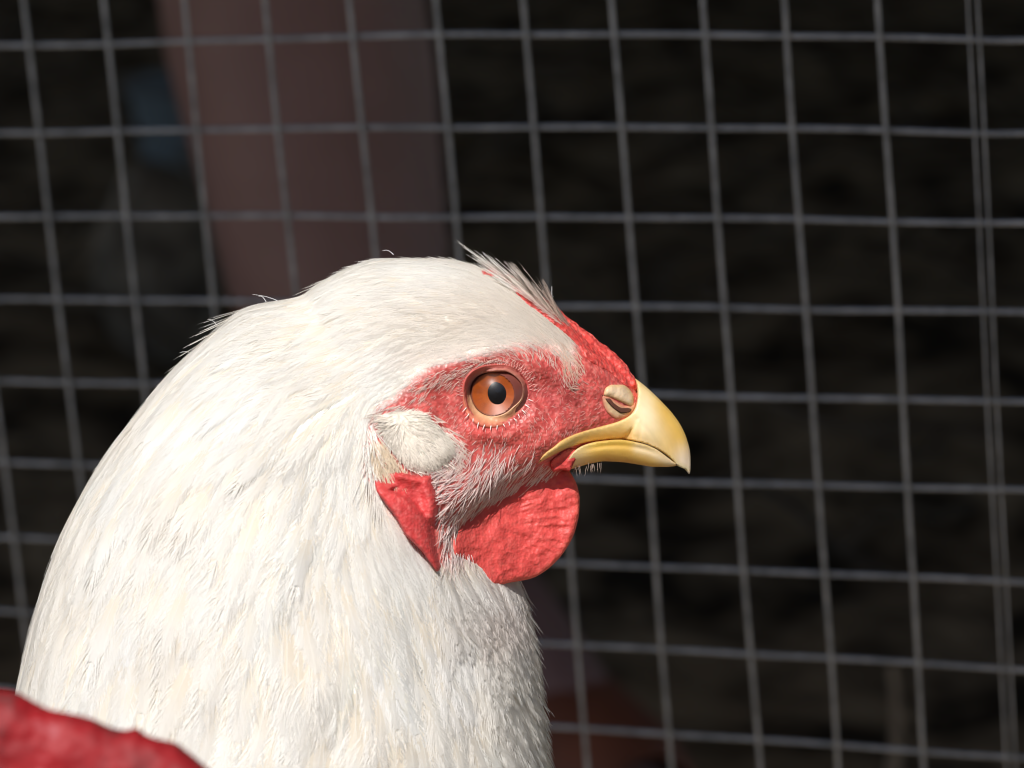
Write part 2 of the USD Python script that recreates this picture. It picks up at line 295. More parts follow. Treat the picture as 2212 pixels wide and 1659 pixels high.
# low blue tub on the ground behind the leg
tb = at(445, 262, 2.55); tb[2] = 0.0
tub = thing('blue_tub', 'low blue-grey tub on the ground half hidden behind the bare leg', 'tub', tb)
prof = np.array([[0, .0], [.078, .0], [.085, .01], [.098, .098], [.108, .104], [.108, .110], [.093, .110], [.08, .014], [0, .012]]) * .76
rv = trimesh.creation.revolve(prof, sections=40); put(tub, 'bowl', np.array(rv.vertices) + tb, rv.faces, M_blue, smooth=30)
hb = np.linspace(0, np.pi, 25); put(tub, 'handle', *tube_mesh(tb + .76 * np.stack([.112 * np.cos(hb), .03 + 0 * hb - .06 * np.sin(hb), .107 + 0 * hb], 1), .003, 8), plain('grey_handle', (.25, .25, .25)))

# stone behind the leg
sp_ = at(345, 655, 2.02); sp_[2] = -.02
stn = thing('stone', 'mottled grey-brown upright stone on the earth left of the bare leg', 'stone', sp_)
im = trimesh.creation.icosphere(4, 1.0); iv = np.array(im.vertices); iv = iv * (1 + .45 * fbm(iv * 1.6, 4, 95)[:, None]) * [.05, .05, .085] + sp_ + [0, 0, .06]
put(stn, 'rock', iv, im.faces, noisy('grey_stone', (.07, .055, .04), (.26, .215, .16), 30, rough=.9, bump=.4))

# dry stalk on the right
sb = at(1932, 1640, 1.20)
st_ = thing('dry_stalk', 'pale dry plant stalk standing upright from the dark earth at lower right', 'stalk', sb * [1, 1, 0])
tt = np.linspace(0, 1, 14)[:, None]
pts = at(1925 + 12 * np.sin(tt[:, 0] * 3.0), 1700 - 265 * tt[:, 0], 1.20 + .01 * tt[:, 0])
put(st_, 'stem', *tube_mesh(pts, np.linspace(.0034, .0022, 14), 8), M_stalk)
put(st_, 'broken_leaf', *tube_mesh(np.array([pts[8], pts[8] + [.006, .002, -.004], pts[8] + [.010, .003, -.018]]), [.0015, .0014, .0004], 6), M_stalk)
sticks = thing('fallen_twigs', 'scattered thin fallen twigs lying on the dark earth behind the mesh', 'twigs'); tag(stage.GetPrimAtPath(sticks), kind='stuff')
tv, tf, no = [], [], 0
for i in range(260):
    y0 = rng.uniform(.9, 4.2); x0 = rng.uniform(-.45, .45) * (.5 + y0 * .75); a = rng.uniform(0, np.pi); L = rng.uniform(.03, .16)
    s = np.linspace(-.5, .5, 5); p = np.stack([x0 + np.cos(a) * L * s, y0 + np.sin(a) * L * s, .012 + rng.uniform(0, .03) + .012 * np.sin(s * 5 + i) + rng.uniform(-.2, .25) * L * s], 1)
    v, f = tube_mesh(p, rng.uniform(.0012, .0045), 5); tv.append(v); tf.append(f + no); no += len(v)
put(sticks, 'twig_litter', np.vstack(tv), np.vstack(tf), noisy('twig_bark', (.05, .035, .022), (.15, .115, .08), 5, rough=.95), kind='stuff')

# ================================================================ the hen
HB = hen([600, 5200, 0]); HB = np.array([HB[0], HB[1], 0])
HEN = thing('hen', 'white hen in profile with red face, orange eye and yellow hooked beak', 'hen', HB)
secs = [  # top (x, y), bottom (x, y), half width
    ((1388, 872), (1362, 925), 34), ((1366, 835), (1318, 962), 62), ((1322, 786), (1245, 985), 96), ((1250, 720), (1208, 1030), 126), ((1180, 660), (1160, 1078), 150), ((1080, 598), (1120, 1118), 174),
    ((960, 561), (1100, 1168), 196), ((830, 560), (1104, 1208), 216), ((704, 606), (1110, 1238), 238), ((650, 642), (1113, 1258), 250), ((552, 661), (1121, 1300), 272), ((430, 750), (1131, 1365), 304), ((314, 877), (1133, 1435), 334),
    ((215, 1012), (1134, 1500), 362), ((133, 1172), (1141, 1580), 388), ((78, 1337), (1150, 1660), 408), ((45, 1488), (1158, 1750), 428), ((20, 1690), (1172, 1850), 450), ((-25, 1860), (1200, 1990), 480),
    ((-200, 2150), (1250, 2350), 580), ((-600, 2500), (1150, 2900), 720), ((-1100, 2700), (800, 3500), 790), ((-1700, 2900), (300, 3700), 770), ((-2200, 2900), (-500, 3600), 600), ((-2500, 2950), (-1200, 3400), 350), ((-2640, 3030), (-2560, 3180), 40)]
T = np.array([s[0] for s in secs], float); B = np.array([s[1] for s in secs], float); Wd = np.array([s[2] for s in secs], float)
ks = np.arange(len(secs))
s_ = np.concatenate([np.linspace(0, 8, 260), np.linspace(8, 18, 130)[1:], np.linspace(18, len(secs) - 1, 50)[1:]])
Ti, Bi, Wi = PchipInterpolator(ks, T)(s_), PchipInterpolator(ks, B)(s_), PchipInterpolator(ks, Wd)(s_)
NT = 300; th = np.arange(NT) * 2 * np.pi / NT
Cc, Hh = (Ti + Bi) / 2, (Ti - Bi) / 2
boxy = np.interp(s_, [0, 2, 4, 6, 10, 15], [.8, .8, .72, .72, .86, .95])
cx, sx = np.cos(th), np.sin(th)
PX = Cc[:, None, 0] + Hh[:, None, 0] * cx; PY = Cc[:, None, 1] + Hh[:, None, 1] * cx
DY = Wi[:, None] * np.sign(sx) * np.abs(sx) ** boxy[:, None]
DY *= 1 - .42 * smoothstep(.15, 1.0, -cx)[None] * (smoothstep(2, 4, s_) * smoothstep(16, 6, s_))[:, None]      # the throat is narrower than the cheeks
# eye, lids
EC = np.array([1073., 850.])
inner = np.array([(1022, 829.6), (1036, 812.6), (1054.6, 806), (1076, 804), (1099.3, 806), (1112, 814), (1123.5, 826.5), (1128, 845), (1124, 860.5), (1110, 875), (1094.7, 887.5), (1076.2, 895), (1060.7, 896), (1043.8, 890.6), (1029.9, 878), (1021, 857.4)])
outer = EC + .95 * (np.array([(1002, 826), (1014, 802), (1036, 787), (1064, 779), (1094, 779), (1120, 788), (1139, 809), (1147, 840), (1143, 874), (1118, 899), (1096, 914), (1071, 922), (1041, 920), (1018, 906), (1001, 889), (997, 858)]) - EC)
def polar(poly, n):
    a = np.arctan2(poly[:, 1] - EC[1], poly[:, 0] - EC[0]); r = np.hypot(*(poly - EC).T); o = np.argsort(a); a, r = a[o], r[o]
    aa = np.concatenate([a - 2 * np.pi, a, a + 2 * np.pi]); rr = np.tile(r, 3)
    t = -np.pi + np.arange(n) * 2 * np.pi / n
    from scipy.interpolate import CubicSpline
    return t, CubicSpline(aa, rr)(t)
def gauss(x, y, cx, cy, sx_, sy_, rot=0.0):
    c, s = math.cos(rot), math.sin(rot); dx, dy = x - cx, y - cy
    return np.exp(-.5 * (((c * dx + s * dy) / sx_) ** 2 + ((-s * dx + c * dy) / sy_) ** 2))
def segd(x, y, pts):
    d = np.full(np.shape(x), 1e9)
    for (x0, y0), (x1, y1) in zip(pts[:-1], pts[1:]):
        L2 = (x1 - x0) ** 2 + (y1 - y0) ** 2; t = np.clip(((x - x0) * (x1 - x0) + (y - y0) * (y1 - y0)) / L2, 0, 1)
        d = np.minimum(d, np.hypot(x - x0 - t * (x1 - x0), y - y0 - t * (y1 - y0)))
    return d
brow = [(930, 815), (990, 785), (1060, 762), (1130, 768), (1185, 795), (1215, 835)]
def disp(x, y):
    d = 20 * np.exp(-.5 * (segd(x, y, brow) / 24) ** 2)
    d -= 20 * gauss(x, y, 1195, 845, 40, 30)
    d += 36 * np.exp(-.5 * (segd(x, y, [(1190, 965), (1110, 1008), (1040, 1045), (985, 1072)]) / 32) ** 2)
    d += 10 * np.exp(-.5 * ((np.hypot((x - EC[0]) / 1.0, (y - 858) / .88) - 92) / 14) ** 2) * smoothstep(840, 900, y)
    d -= 15 * gauss(x, y, 985, 905, 30, 30)
    d -= 10 * np.exp(-.5 * (segd(x, y, [(960, 1215), (945, 1050), (900, 1015), (830, 1010)]) / 14) ** 2)
    d -= 75 * gauss(x, y, 1040, 1165, 62, 40, -.5) * smoothstep(1010, 1090, y)
    d -= 30 * gauss(x, y, 1005, 1195, 50, 35) * smoothstep(1120, 1170, y)
    d += 8 * gauss(x, y, 1275, 800, 28, 24) - 8 * np.exp(-.5 * (segd(x, y, [(1265, 745), (1310, 790), (1365, 835)]) / 8) ** 2)
    ang = np.arctan2(y - EC[1], x - EC[0]); t, ri = polar(inner, 240); ro = ri + 15 + 7 * smoothstep(-.1, .9, np.sin(t))
    rb = np.interp(ang, t, .45 * ri + .55 * ro, period=2 * np.pi); r = np.hypot(x - EC[0], y - EC[1])
    socket = smoothstep(1.06, .84, r / rb)
    return d, socket
face_w = smoothstep(11, 8, s_)[:, None] * np.abs(sx)[None] ** .8
d_, sock = disp(PX, PY)
q3 = np.stack([PX / 22, PY / 22, DY / 22], -1)
d_ = d_ + 5.0 * fbm(q3, 4, 11) * smoothstep(10, 6, s_)[:, None] + 2.2 * fbm(q3 * 3.3, 3, 12)
DY = DY + np.sign(sx) * face_w * (d_ - 62 * sock)
# broad soft undulation of the plumage
pl = smoothstep(6, 10, s_)[:, None]
DY += np.sign(sx) * np.abs(sx) * pl * 34 * fbm(np.stack([PX / 150, PY / 240, DY / 200], -1), 3, 21)
BP = np.stack([PX, PY, DY], -1); ns = len(s_)
bv = BP.reshape(-1, 3); I, J = np.meshgrid(np.arange(ns - 1), np.arange(NT), indexing='ij')
bq = np.stack([I * NT + J, I * NT + (J + 1) % NT, (I + 1) * NT + (J + 1) % NT, (I + 1) * NT + J], -1).reshape(-1, 4)
bf = np.vstack([bq[:, [0, 1, 2]], bq[:, [0, 2, 3]]])
for e, row in ((0, 0), (1, ns - 1)):
    c = len(bv); bv = np.vstack([bv, BP[row].mean(0)]); k = np.arange(NT); r0 = row * NT
    bf = np.vstack([bf, np.stack([np.full(NT, c), r0 + k, r0 + (k + 1) % NT] if e else [np.full(NT, c), r0 + (k + 1) % NT, r0 + k], 1)])
_, _, bn = meshkit.arrays((bv, bf), True)
if (bn[:, 2] * bv[:, 2]).sum() < 0: bn = -bn
near = (bv[:, 2] < 0) & (bv[:, 1] < 2000)
surf = LinearNDInterpolator(bv[near][:, :2], bv[near][:, 2], fill_value=0.0)
def sy(p): return surf(np.asarray(p)[..., 0], np.asarray(p)[..., 1])

# where the plumage begins
white = Polygon([(1215, 655), (1242, 712), (1252, 755), (1244, 795), (1226, 806), (1210, 782), (1180, 766), (1140, 758), (1075, 772), (1010, 785), (945, 800), (905, 828), (868, 868), (836, 886), (822, 905), (814, 960), (816, 1015), (843, 1068), (879, 1118), (912, 1162), (944, 1196), (972, 1196), (1010, 1180), (1095, 1190), (1300, 1300), (1300, 4200), (-3200, 4200), (-3200, 300), (1100, 300), (1180, 600)])
def in_white(x, y): return contains_xy(white, x, y)
from shapely import points as _pts, distance as _dist
def sd_white(x, y):
    d = _dist(white.exterior, _pts(np.asarray(x).ravel(), np.asarray(y).ravel())).reshape(np.shape(x)); return np.where(in_white(x, y), d, -d)
# skin colour: bare red face, pink under the plumage
sdw = sd_white(bv[:, 0], bv[:, 1])
wmix = smoothstep(-6, 26, sdw + 12 * fbm(bv / 14, 3, 34))[:, None]
n1 = fbm(bv / 26, 4, 31)[:, None]; n2 = fbm(bv / 9, 3, 32)[:, None]
n3 = fbm(bv / 5, 2, 33)[:, None]
red = np.array([.56, .08, .07]) * (1 + .55 * n1 + .35 * n2) + np.array([.16, .13, .11]) * np.clip(n2 * 2 + n3 * 2.2, 0, 1)
cheek = smoothstep(940, 1040, bv[:, 1:2]); red = red * (1 - .3 * cheek) + np.array([.55, .15, .13]) * .3 * cheek
lore = gauss(bv[:, 0], bv[:, 1], 1190, 845, 45, 40)[:, None]; red = red * (1 - .35 * lore) + np.array([.36, .05, .06]) * .35 * lore
pinkish = np.array([.78, .55, .48]); deep = np.array([.80, .76, .68])
thr = (gauss(bv[:, 0], bv[:, 1], 1060, 1230, 80, 60)[:, None] + gauss(bv[:, 0], bv[:, 1], 1180, 760, 90, 60)[:, None]).clip(0, 1)
under = deep * (1 - thr) + pinkish * thr
tint = np.clip(red * (1 - wmix) + under * wmix, 0, 1)
put(HEN, 'body', hen(bv), bf[:, ::-1], M_skin, tint=tint, normals=henn(bn))

# ---------------------------------------------------------------- slabs: closed double-sided pieces from an outline and two depth functions
def densify(poly, r):
    poly = np.asarray(poly, float); nxt = np.roll(poly, -1, 0); L = np.hypot(*(nxt - poly).T).sum()
    # smooth closed curve through the points
    from scipy.interpolate import CubicSpline
    s = np.concatenate([[0], np.cumsum(np.hypot(*(nxt - poly).T))]); c = PchipInterpolator(s, np.vstack([poly, poly[:1]]))
    return c(np.linspace(0, s[-1], max(8, int(L / r)), endpoint=False))
def slab(poly, fy, by, r=5.0, dens=True):
    """fy(x, y, dist) / by(...): depth of the near and far sheet; returns vertices (grid units), faces, distance to the outline"""
    bd = densify(poly, r) if dens else np.asarray(poly, float); pg = Polygon(bd)
    if not pg.is_valid: pg = pg.buffer(0)
    x0, y0, x1, y1 = pg.bounds
    gx, gy = np.meshgrid(np.arange(x0, x1, r), np.arange(y0, y1, r * .866)); gx = gx + (np.arange(gx.shape[0]) % 2)[:, None] * r / 2
    ins = pg.buffer(-r * .55); k = contains_xy(ins, gx, gy)
    p = np.vstack([bd, np.stack([gx[k], gy[k]], 1)]); nb = len(bd)
    tri = Delaunay(p).simplices; cen = p[tri].mean(1); tri = tri[contains_xy(pg, cen[:, 0], cen[:, 1])]
    a = p[tri]; fl = np.cross(a[:, 1] - a[:, 0], a[:, 2] - a[:, 0]) < 0; tri[fl] = tri[fl][:, ::-1]
    d = cKDTree(densify(bd, r / 3)).query(p)[0]; d[:nb] = 0
    n = len(p)
    va = np.column_stack([p, fy(p[:, 0], p[:, 1], d)]); vb = np.column_stack([p, by(p[:, 0], p[:, 1], d)])
    i = np.arange(nb); j = (i + 1) % nb
    edges = set(map(tuple, np.sort(np.vstack([tri[:, [0, 1]], tri[:, [1, 2]], tri[:, [2, 0]]]), 1)))
    # consistent rim whichever way the outline turns
    ccw = Polygon(bd).exterior.is_ccw
    rim = np.vstack([np.stack([i, j, j + n], 1), np.stack([i, j + n, i + n], 1)])
    if ccw: rim = rim[:, ::-1]
    # image y points down: a positive turn faces away from the camera
    return np.vstack([va, vb]), np.vstack([tri[:, ::-1] if False else tri, tri[:, ::-1] + n, rim]), np.concatenate([d, d])
def rnd(d, r): t = np.clip(d / r, 0, 1); return np.sqrt(np.clip(1 - (1 - t) ** 2, 0, 1))
def put_grid(parent, name, v, f, m, tint=None, **kw):
    w = hen(v); t = trimesh.Trimesh(w, f, process=False)
    if t.volume < 0: f = f[:, ::-1]
    if tint is not None:
        _, _, nr = meshkit.arrays((w, f), True); return put(parent, name, w, f, m, tint=np.clip(np.broadcast_to(tint, w.shape), 0, 1), normals=nr, **kw)
    return put(parent, name, w, f, m, smooth=True, **kw)
def col(*c): return np.array(c, float)

# beak
culmen = [(1372, 818), (1392, 833), (1412, 851), (1434, 873), (1453, 894), (1472, 922), (1484, 950), (1491, 983), (1491.5, 1006), (1488.5, 1024)]
tom = [(1480, 1014), (1463, 1006), (1451, 992.5), (1436, 980), (1411, 965), (1381, 954), (1334, 947), (1290, 950), (1255, 956), (1222, 966), (1195, 979), (1160, 998)]
faceedge = [(1172, 979), (1195, 961), (1210, 949), (1233, 938), (1272, 926), (1303, 918), (1334, 909), (1356, 898), (1366, 888), (1373, 872), (1376, 850)]
upper = np.array(culmen + tom + faceedge)
tomf = PchipInterpolator([1160, 1195, 1222, 1255, 1290, 1334, 1381, 1411, 1436, 1451, 1463, 1480, 1493], [998, 979, 966, 956, 950, 947, 954, 965, 980, 992.5, 1006, 1014, 1026])
culf = PchipInterpolator([1160, 1372, 1392, 1412, 1434, 1453, 1472, 1484, 1491, 1493], [975, 818, 833, 851, 873, 894, 922, 950, 983, 1000])
hw = PchipInterpolator([1100, 1160, 1230, 1300, 1375, 1410, 1450, 1475, 1488, 1495], [140, 128, 108, 92, 70, 57, 36, 20, 9, 4])
def T_up(x, y, d):
    top, bot = culf(np.clip(x, 1160, 1493)), tomf(np.clip(x, 1160, 1493)); u = np.clip((bot - y) / np.maximum(bot - top, 6), 0, 1)
    dome = hw(np.clip(x, 1100, 1495)) * np.sqrt(np.clip(1 - (u * .985) ** 2.2, 0, 1)) * (1 - .10 * np.exp(-((u - .0) / .12) ** 2))
    skin = np.where(x < 1392, -sy(np.stack([x, y], -1)), 0)
    plate = skin + 2 + 6 * rnd(d, 12)
    k = smoothstep(1392, 1300, x)
    return np.maximum(dome * (1 - k) + plate * k, (skin + 1) * smoothstep(1392, 1374, x))
v, f, d = slab(upper, lambda x, y, d: -T_up(x, y, d), lambda x, y, d: T_up(x, y, d), 4.0)
x, y = v[:, 0], v[:, 1]
base = col(.75, .49, .18); pale = col(.82, .66, .42); tipc = col(.82, .66, .54); ridge = col(.70, .41, .07); edgec = col(.62, .52, .24)
dc = segd(x, y, culmen)
kr = (smoothstep(48, 8, dc) * smoothstep(1392, 1440, x) * smoothstep(990, 940, y))[:, None]
kp = gauss(x, y, 1395, 905, 22, 45, -.2)[:, None]; kt = (smoothstep(940, 1000, y) * smoothstep(1440, 1475, x))[:, None]; ke = (smoothstep(14, 2, segd(x, y, tom[:5])) * smoothstep(1425, 1470, x))[:, None]
tn = base + .0 * v; tn = tn * (1 - kp) + pale * kp; tn = tn * (1 - kr * .8) + ridge * kr * .8; tn = tn * (1 - kt * .75) + tipc * kt * .75; tn = tn * (1 - ke * .6) + edgec * ke * .6
ky = smoothstep(1330, 1210, x)[:, None]; tn = tn * (1 - .5 * ky) + col(.72, .40, .10) * .5 * ky
BEAK = put_grid(HEN, 'upper_beak', v, f, M_horn, tint=tn * (1 + .16 * fbm(np.stack([segd(x, y, culmen) / 7, (x + y) / 90, v[:, 2] * 0], -1), 3, 48)[:, None] + .10 * fbm(v / 30, 3, 49)[:, None]))
lower = np.array([(1466, 1004), (1452, 996), (1436, 984), (1411, 967), (1381, 956), (1334, 948.5), (1290, 952), (1258, 960), (1235, 975), (1222, 1000), (1230, 1012), (1250, 1006), (1275, 999), (1303, 995), (1330, 996), (1350, 998), (1380, 1003), (1411, 1007.5), (1440, 1008)])
def T_lo(x, y, d):
    t = np.clip(d / 26, 0, 1); bot = np.interp(x, [1230, 1303, 1350, 1411, 1466], [1012, 995, 998, 1008, 1006]); top = tomf(np.clip(x, 1160, 1493)) + 3
    u = np.clip((bot - y) / np.maximum(bot - top, 5), 0, 1)
    return hw(np.clip(x, 1100, 1495)) * (.50 + .50 * np.sqrt(np.clip(1 - (1 - u) ** 2, 0, 1))) - 5 * np.exp(-((u - .78) / .10) ** 2) * smoothstep(1240, 1300, x) * smoothstep(1440, 1380, x)
v, f, d = slab(lower, lambda x, y, d: -T_lo(x, y, d), lambda x, y, d: T_lo(x, y, d), 4.0)
x, y = v[:, 0], v[:, 1]; tn = col(.66, .40, .09) + 0 * v
kk = (np.exp(-.5 * (segd(x, y, [(1375, 967), (1410, 978), (1445, 998)]) / 9) ** 2))[:, None]; tn = tn * (1 - .7 * kk) + col(.78, .62, .42) * .7 * kk
kk = smoothstep(1290, 1235, x)[:, None]; tn = tn * (1 - .6 * kk) + col(.74, .56, .34) * .6 * kk
put_grid(HEN, 'lower_beak', v, f, M_horn, tint=tn)

# fleshy cere around the nostril, its flap, and a dark slab coloured as the shaded opening
cere = [(1297, 853), (1310, 856), (1330, 868), (1350, 876), (1366, 872), (1372, 866), (1371, 880), (1362, 893), (1348, 901), (1330, 904), (1313, 895), (1301, 877)]
fn = lambda lift, r: (lambda x, y, d: sy(np.stack([x, y], -1)) - lift * rnd(d, r) + 3)
bk = lambda x, y, d: sy(np.stack([x, y], -1)) + 14
v, f, d = slab(cere, lambda x, y, d: np.minimum(sy(np.stack([x, y], -1)), -30) - .5 - 3 * rnd(d, 22), bk, 4)
kk = smoothstep(9, 1, d)[:, None]; put_grid(HEN, 'cere', v, f, M_lid, tint=col(.66, .42, .24) * (1 - kk) + col(.60, .19, .12) * kk)
CERE = HEN
slit = [(1304, 860), (1312, 860), (1324, 871), (1340, 880), (1356, 881), (1362, 884), (1357, 890), (1342, 892), (1326, 884), (1312, 871)]
v, f, d = slab(slit, lambda x, y, d: np.minimum(sy(np.stack([x, y], -1)), -30) - 5.0, bk, 3); put_grid(HEN, 'nostril', v, f, M_nostril_shade)
flap = [(1301, 855), (1304, 840), (1320, 831), (1342, 831), (1359, 842), (1367, 860), (1366, 874), (1360, 877), (1344, 870), (1326, 862), (1313, 857)]
v, f, d = slab(flap, lambda x, y, d: np.minimum(sy(np.stack([x, y], -1)), -30) - 1.5 - (8 + 9 * fbm(np.stack([x / 16, y / 16, 0 * x], -1), 3, 57)) * rnd(d, 20), bk, 3.5); kk = smoothstep(12, 0, d)[:, None]
put_grid(HEN, 'nostril_flap', v, f, M_lid, tint=col(.76, .53, .35) * (1 - kk) + col(.68, .43, .22) * kk)

# comb: low rough ridge from the beak up over the forehead
comb = [(1378, 846), (1376, 828), (1368, 812), (1352, 787), (1338, 772), (1323, 758), (1306, 746), (1289, 733), (1272, 719), (1254, 705), (1236, 692), (1219, 678), (1199, 659), (1180, 646), (1160, 631), (1140, 615), (1115, 600), (1085, 589), (1055, 582), (1034, 584), (1040, 596), (1075, 606), (1100, 625), (1130, 655), (1175, 690), (1215, 722), (1245, 750), (1262, 776), (1290, 794), (1310, 803), (1335, 824), (1358, 840)]
def T_comb(x, y, d):
    t = np.interp(x, [1030, 1120, 1240, 1300, 1378], [22, 26, 32, 30, 22]); skin = -sy(np.stack([x, y], -1))
    q = np.stack([x / 13, y / 13, 0 * x], -1)
    T0 = t * rnd(d, 34) + 6 * fbm(q, 3, 41) * rnd(d, 10)
    inn = smoothstep(30, 6, segd(x, y, [(1175, 692), (1262, 772), (1335, 824), (1360, 842)]))
    return np.maximum(T0, skin * (1 - .0) - 3 + 9 * rnd(d, 10) + 5 * fbm(q, 3, 42))
v, f, d = slab(comb, lambda x, y, d: -T_comb(x, y, d), lambda x, y, d: T_comb(x, y, d), 4)
# papillae: round the outline into small lumps
nz = fbm(v / 11, 3, 44); v[:, :2] += np.stack([nz * 5, fbm(v / 11, 3, 45) * 5], 1) * smoothstep(8, 2, d)[:, None]
tn = col(.70, .065, .055) * (1 + .45 * fbm(v / 10, 3, 46)[:, None]) + col(.16, .11, .09) * np.clip(fbm(v / 6, 3, 47)[:, None] * 4, 0, 1)
put_grid(HEN, 'comb', v, f, M_comb, tint=tn)

# wattles
wat = np.array([(1219, 1003), (1232, 1020), (1247, 1051), (1251, 1075), (1250.5, 1099), (1240.5, 1147), (1216.5, 1190), (1182, 1225), (1151, 1242.5), (1125, 1248), (1099, 1251), (1073, 1255.5), (1060, 1251), (1051.6, 1242.5), (1043, 1228), (1034, 1219), (1021, 1213), (1004, 1199), (984, 1190), (978, 1168), (990, 1135), (1030, 1090), (1090, 1050), (1140, 1010), (1190, 985)])
def wat_mid(x, y): return -np.interp(y, [980, 1040, 1130, 1200, 1260], [42, 44, 50, 58, 64]) + np.interp(x, [970, 1000, 1040, 1120, 1200, 1260], [-155, -122, -86, -28, 4, 14]) + 22 * fbm(np.stack([x / 55, y / 60, 0 * x], -1), 2, 51) - 1e-9
def wat_T(x, y, d):
    a, r = np.arctan2(y - 1120, x - 1030), np.hypot(x - 1030, y - 1120); q = np.stack([x / 9, y / 9, 0 * x], -1)
    wr = 1 - np.abs(2.4 * fbm(np.stack([a * 9 + .6 * fbm(q / 5, 2, 58), r / 55, 0 * x], -1), 3, 52)) * 2; w2 = fbm(q, 3, 53); w3 = 1 - 2.6 * np.abs(fbm(q / 3.2, 2, 59)) * 2
    return 8 * rnd(d, 12) + 9 * rnd(d, 75) + (2.6 * wr * smoothstep(40, 110, r) + 1.7 * w2 + 2.2 * w3) * rnd(d, 12)
v, f, d = slab(wat, lambda x, y, d: wat_mid(x, y) - wat_T(x, y, d), lambda x, y, d: wat_mid(x, y) + 12 * rnd(d, 14), 2.6)
tn = col(.64, .068, .06) * (1 + .30 * fbm(v / 22, 4, 54)[:, None]) + col(.06, .038, .03) * np.clip(fbm(v / 7, 3, 55)[:, None] * 3.5, 0, 1)
ke = smoothstep(14, 0, d)[:, None]; tn = tn + ke * col(.06, .035, .015)
WAT = put_grid(HEN, 'wattle', v, f, M_wattle, tint=tn)
v2 = v.copy(); v2[:, 2] *= -1; v2[:, 0] = 1090 + (v2[:, 0] - 1090) * .9; v2[:, 1] = 1010 + (v2[:, 1] - 1010) * .88
put_grid(HEN, 'wattle', v2, f, M_wattle, tint=tn)
# small red fold at the corner of the mouth
fold = [(1186, 995), (1205, 978), (1228, 966), (1240, 968), (1243, 982), (1236, 1000), (1228, 1014), (1212, 1012), (1195, 1016)]
v, f, d = slab(fold, lambda x, y, d: np.minimum(sy(np.stack([x, y], -1)), -92) - 4 - 6 * rnd(d, 20), lambda x, y, d: np.minimum(sy(np.stack([x, y], -1)), -92) + 30, 4)
put_grid(HEN, 'mouth_fold', v, f, M_skin, tint=col(.60, .06, .055) * (1 + .6 * fbm(v / 8, 3, 61)[:, None]))

# red ear fold below the ear
ear = [(822, 1012), (850, 1008), (880, 1010), (905, 1017), (938, 1017), (947, 1042), (956, 1080), (950, 1112), (953, 1164), (963, 1206), (952, 1217), (938, 1200), (926, 1182), (905, 1158), (888, 1140), (868, 1104), (846, 1074), (828, 1048)]
ear_edge = [(858, 1046), (895, 1062), (922, 1092), (938, 1124), (947, 1166), (957, 1206)]; ear_r = [(880, 1014), (925, 1030), (938, 1062), (940, 1100)]
def ear_front(x, y, d):
    de = segd(x, y, ear_edge); side = np.interp(y, [1012, 1046, 1062, 1092, 1124, 1166, 1206, 1220], [930, 858, 895, 922, 938, 947, 957, 960]); left = smoothstep(side + 3, side - 8, x) * smoothstep(1030, 1052, y + (x - 860) * -.2)
    lobe = left * 32 * rnd(np.maximum(side - x, 0) + 6, 36)
    r2 = 22 * np.exp(-.5 * (segd(x, y, ear_r) / 11) ** 2) * (1 - left)
    q = np.stack([x / 16, y / 16, 0 * x], -1); wr = 2.6 * fbm(np.stack([x / 30 + y / 40, y / 9 - x / 22, 0 * x], -1), 3, 62)
    return np.minimum(sy(np.stack([x, y], -1)), -60) + 6 - (8 + lobe + r2 + wr * left + 2 * fbm(q * 2, 3, 63)) * rnd(d, 10)
v, f, d = slab(ear, ear_front, lambda x, y, d: np.minimum(sy(np.stack([x, y], -1)), -60) + 20, 3.5)
tn = col(.58, .05, .05) * (1 + .4 * fbm(v / 16, 4, 64)[:, None]) + col(.12, .08, .07) * np.clip(fbm(v / 7, 3, 65)[:, None] * 3, 0, 1)
put_grid(HEN, 'ear_fold', v, f, M_wattle, tint=tn)
# pale feathered ear tuft: a cushion under short dense hair
lobe = np.array([(829, 903), (842, 890), (879, 884), (918, 887), (946, 908), (968, 930), (984, 950), (988, 972), (976, 990), (946, 1008), (915, 1012), (887, 1002), (868, 982), (850, 956), (836, 928)])
def lobe_front(x, y, d): return np.minimum(sy(np.stack([x, y], -1)), -100) + 4 - 19 * rnd(d, 44)
v, f, d = slab(lobe, lobe_front, lambda x, y, d: np.minimum(sy(np.stack([x, y], -1)), -100) + 20, 5)
put_grid(HEN, 'ear_tuft', v, f, M_skin, tint=col(.74, .66, .56) + 0 * v)

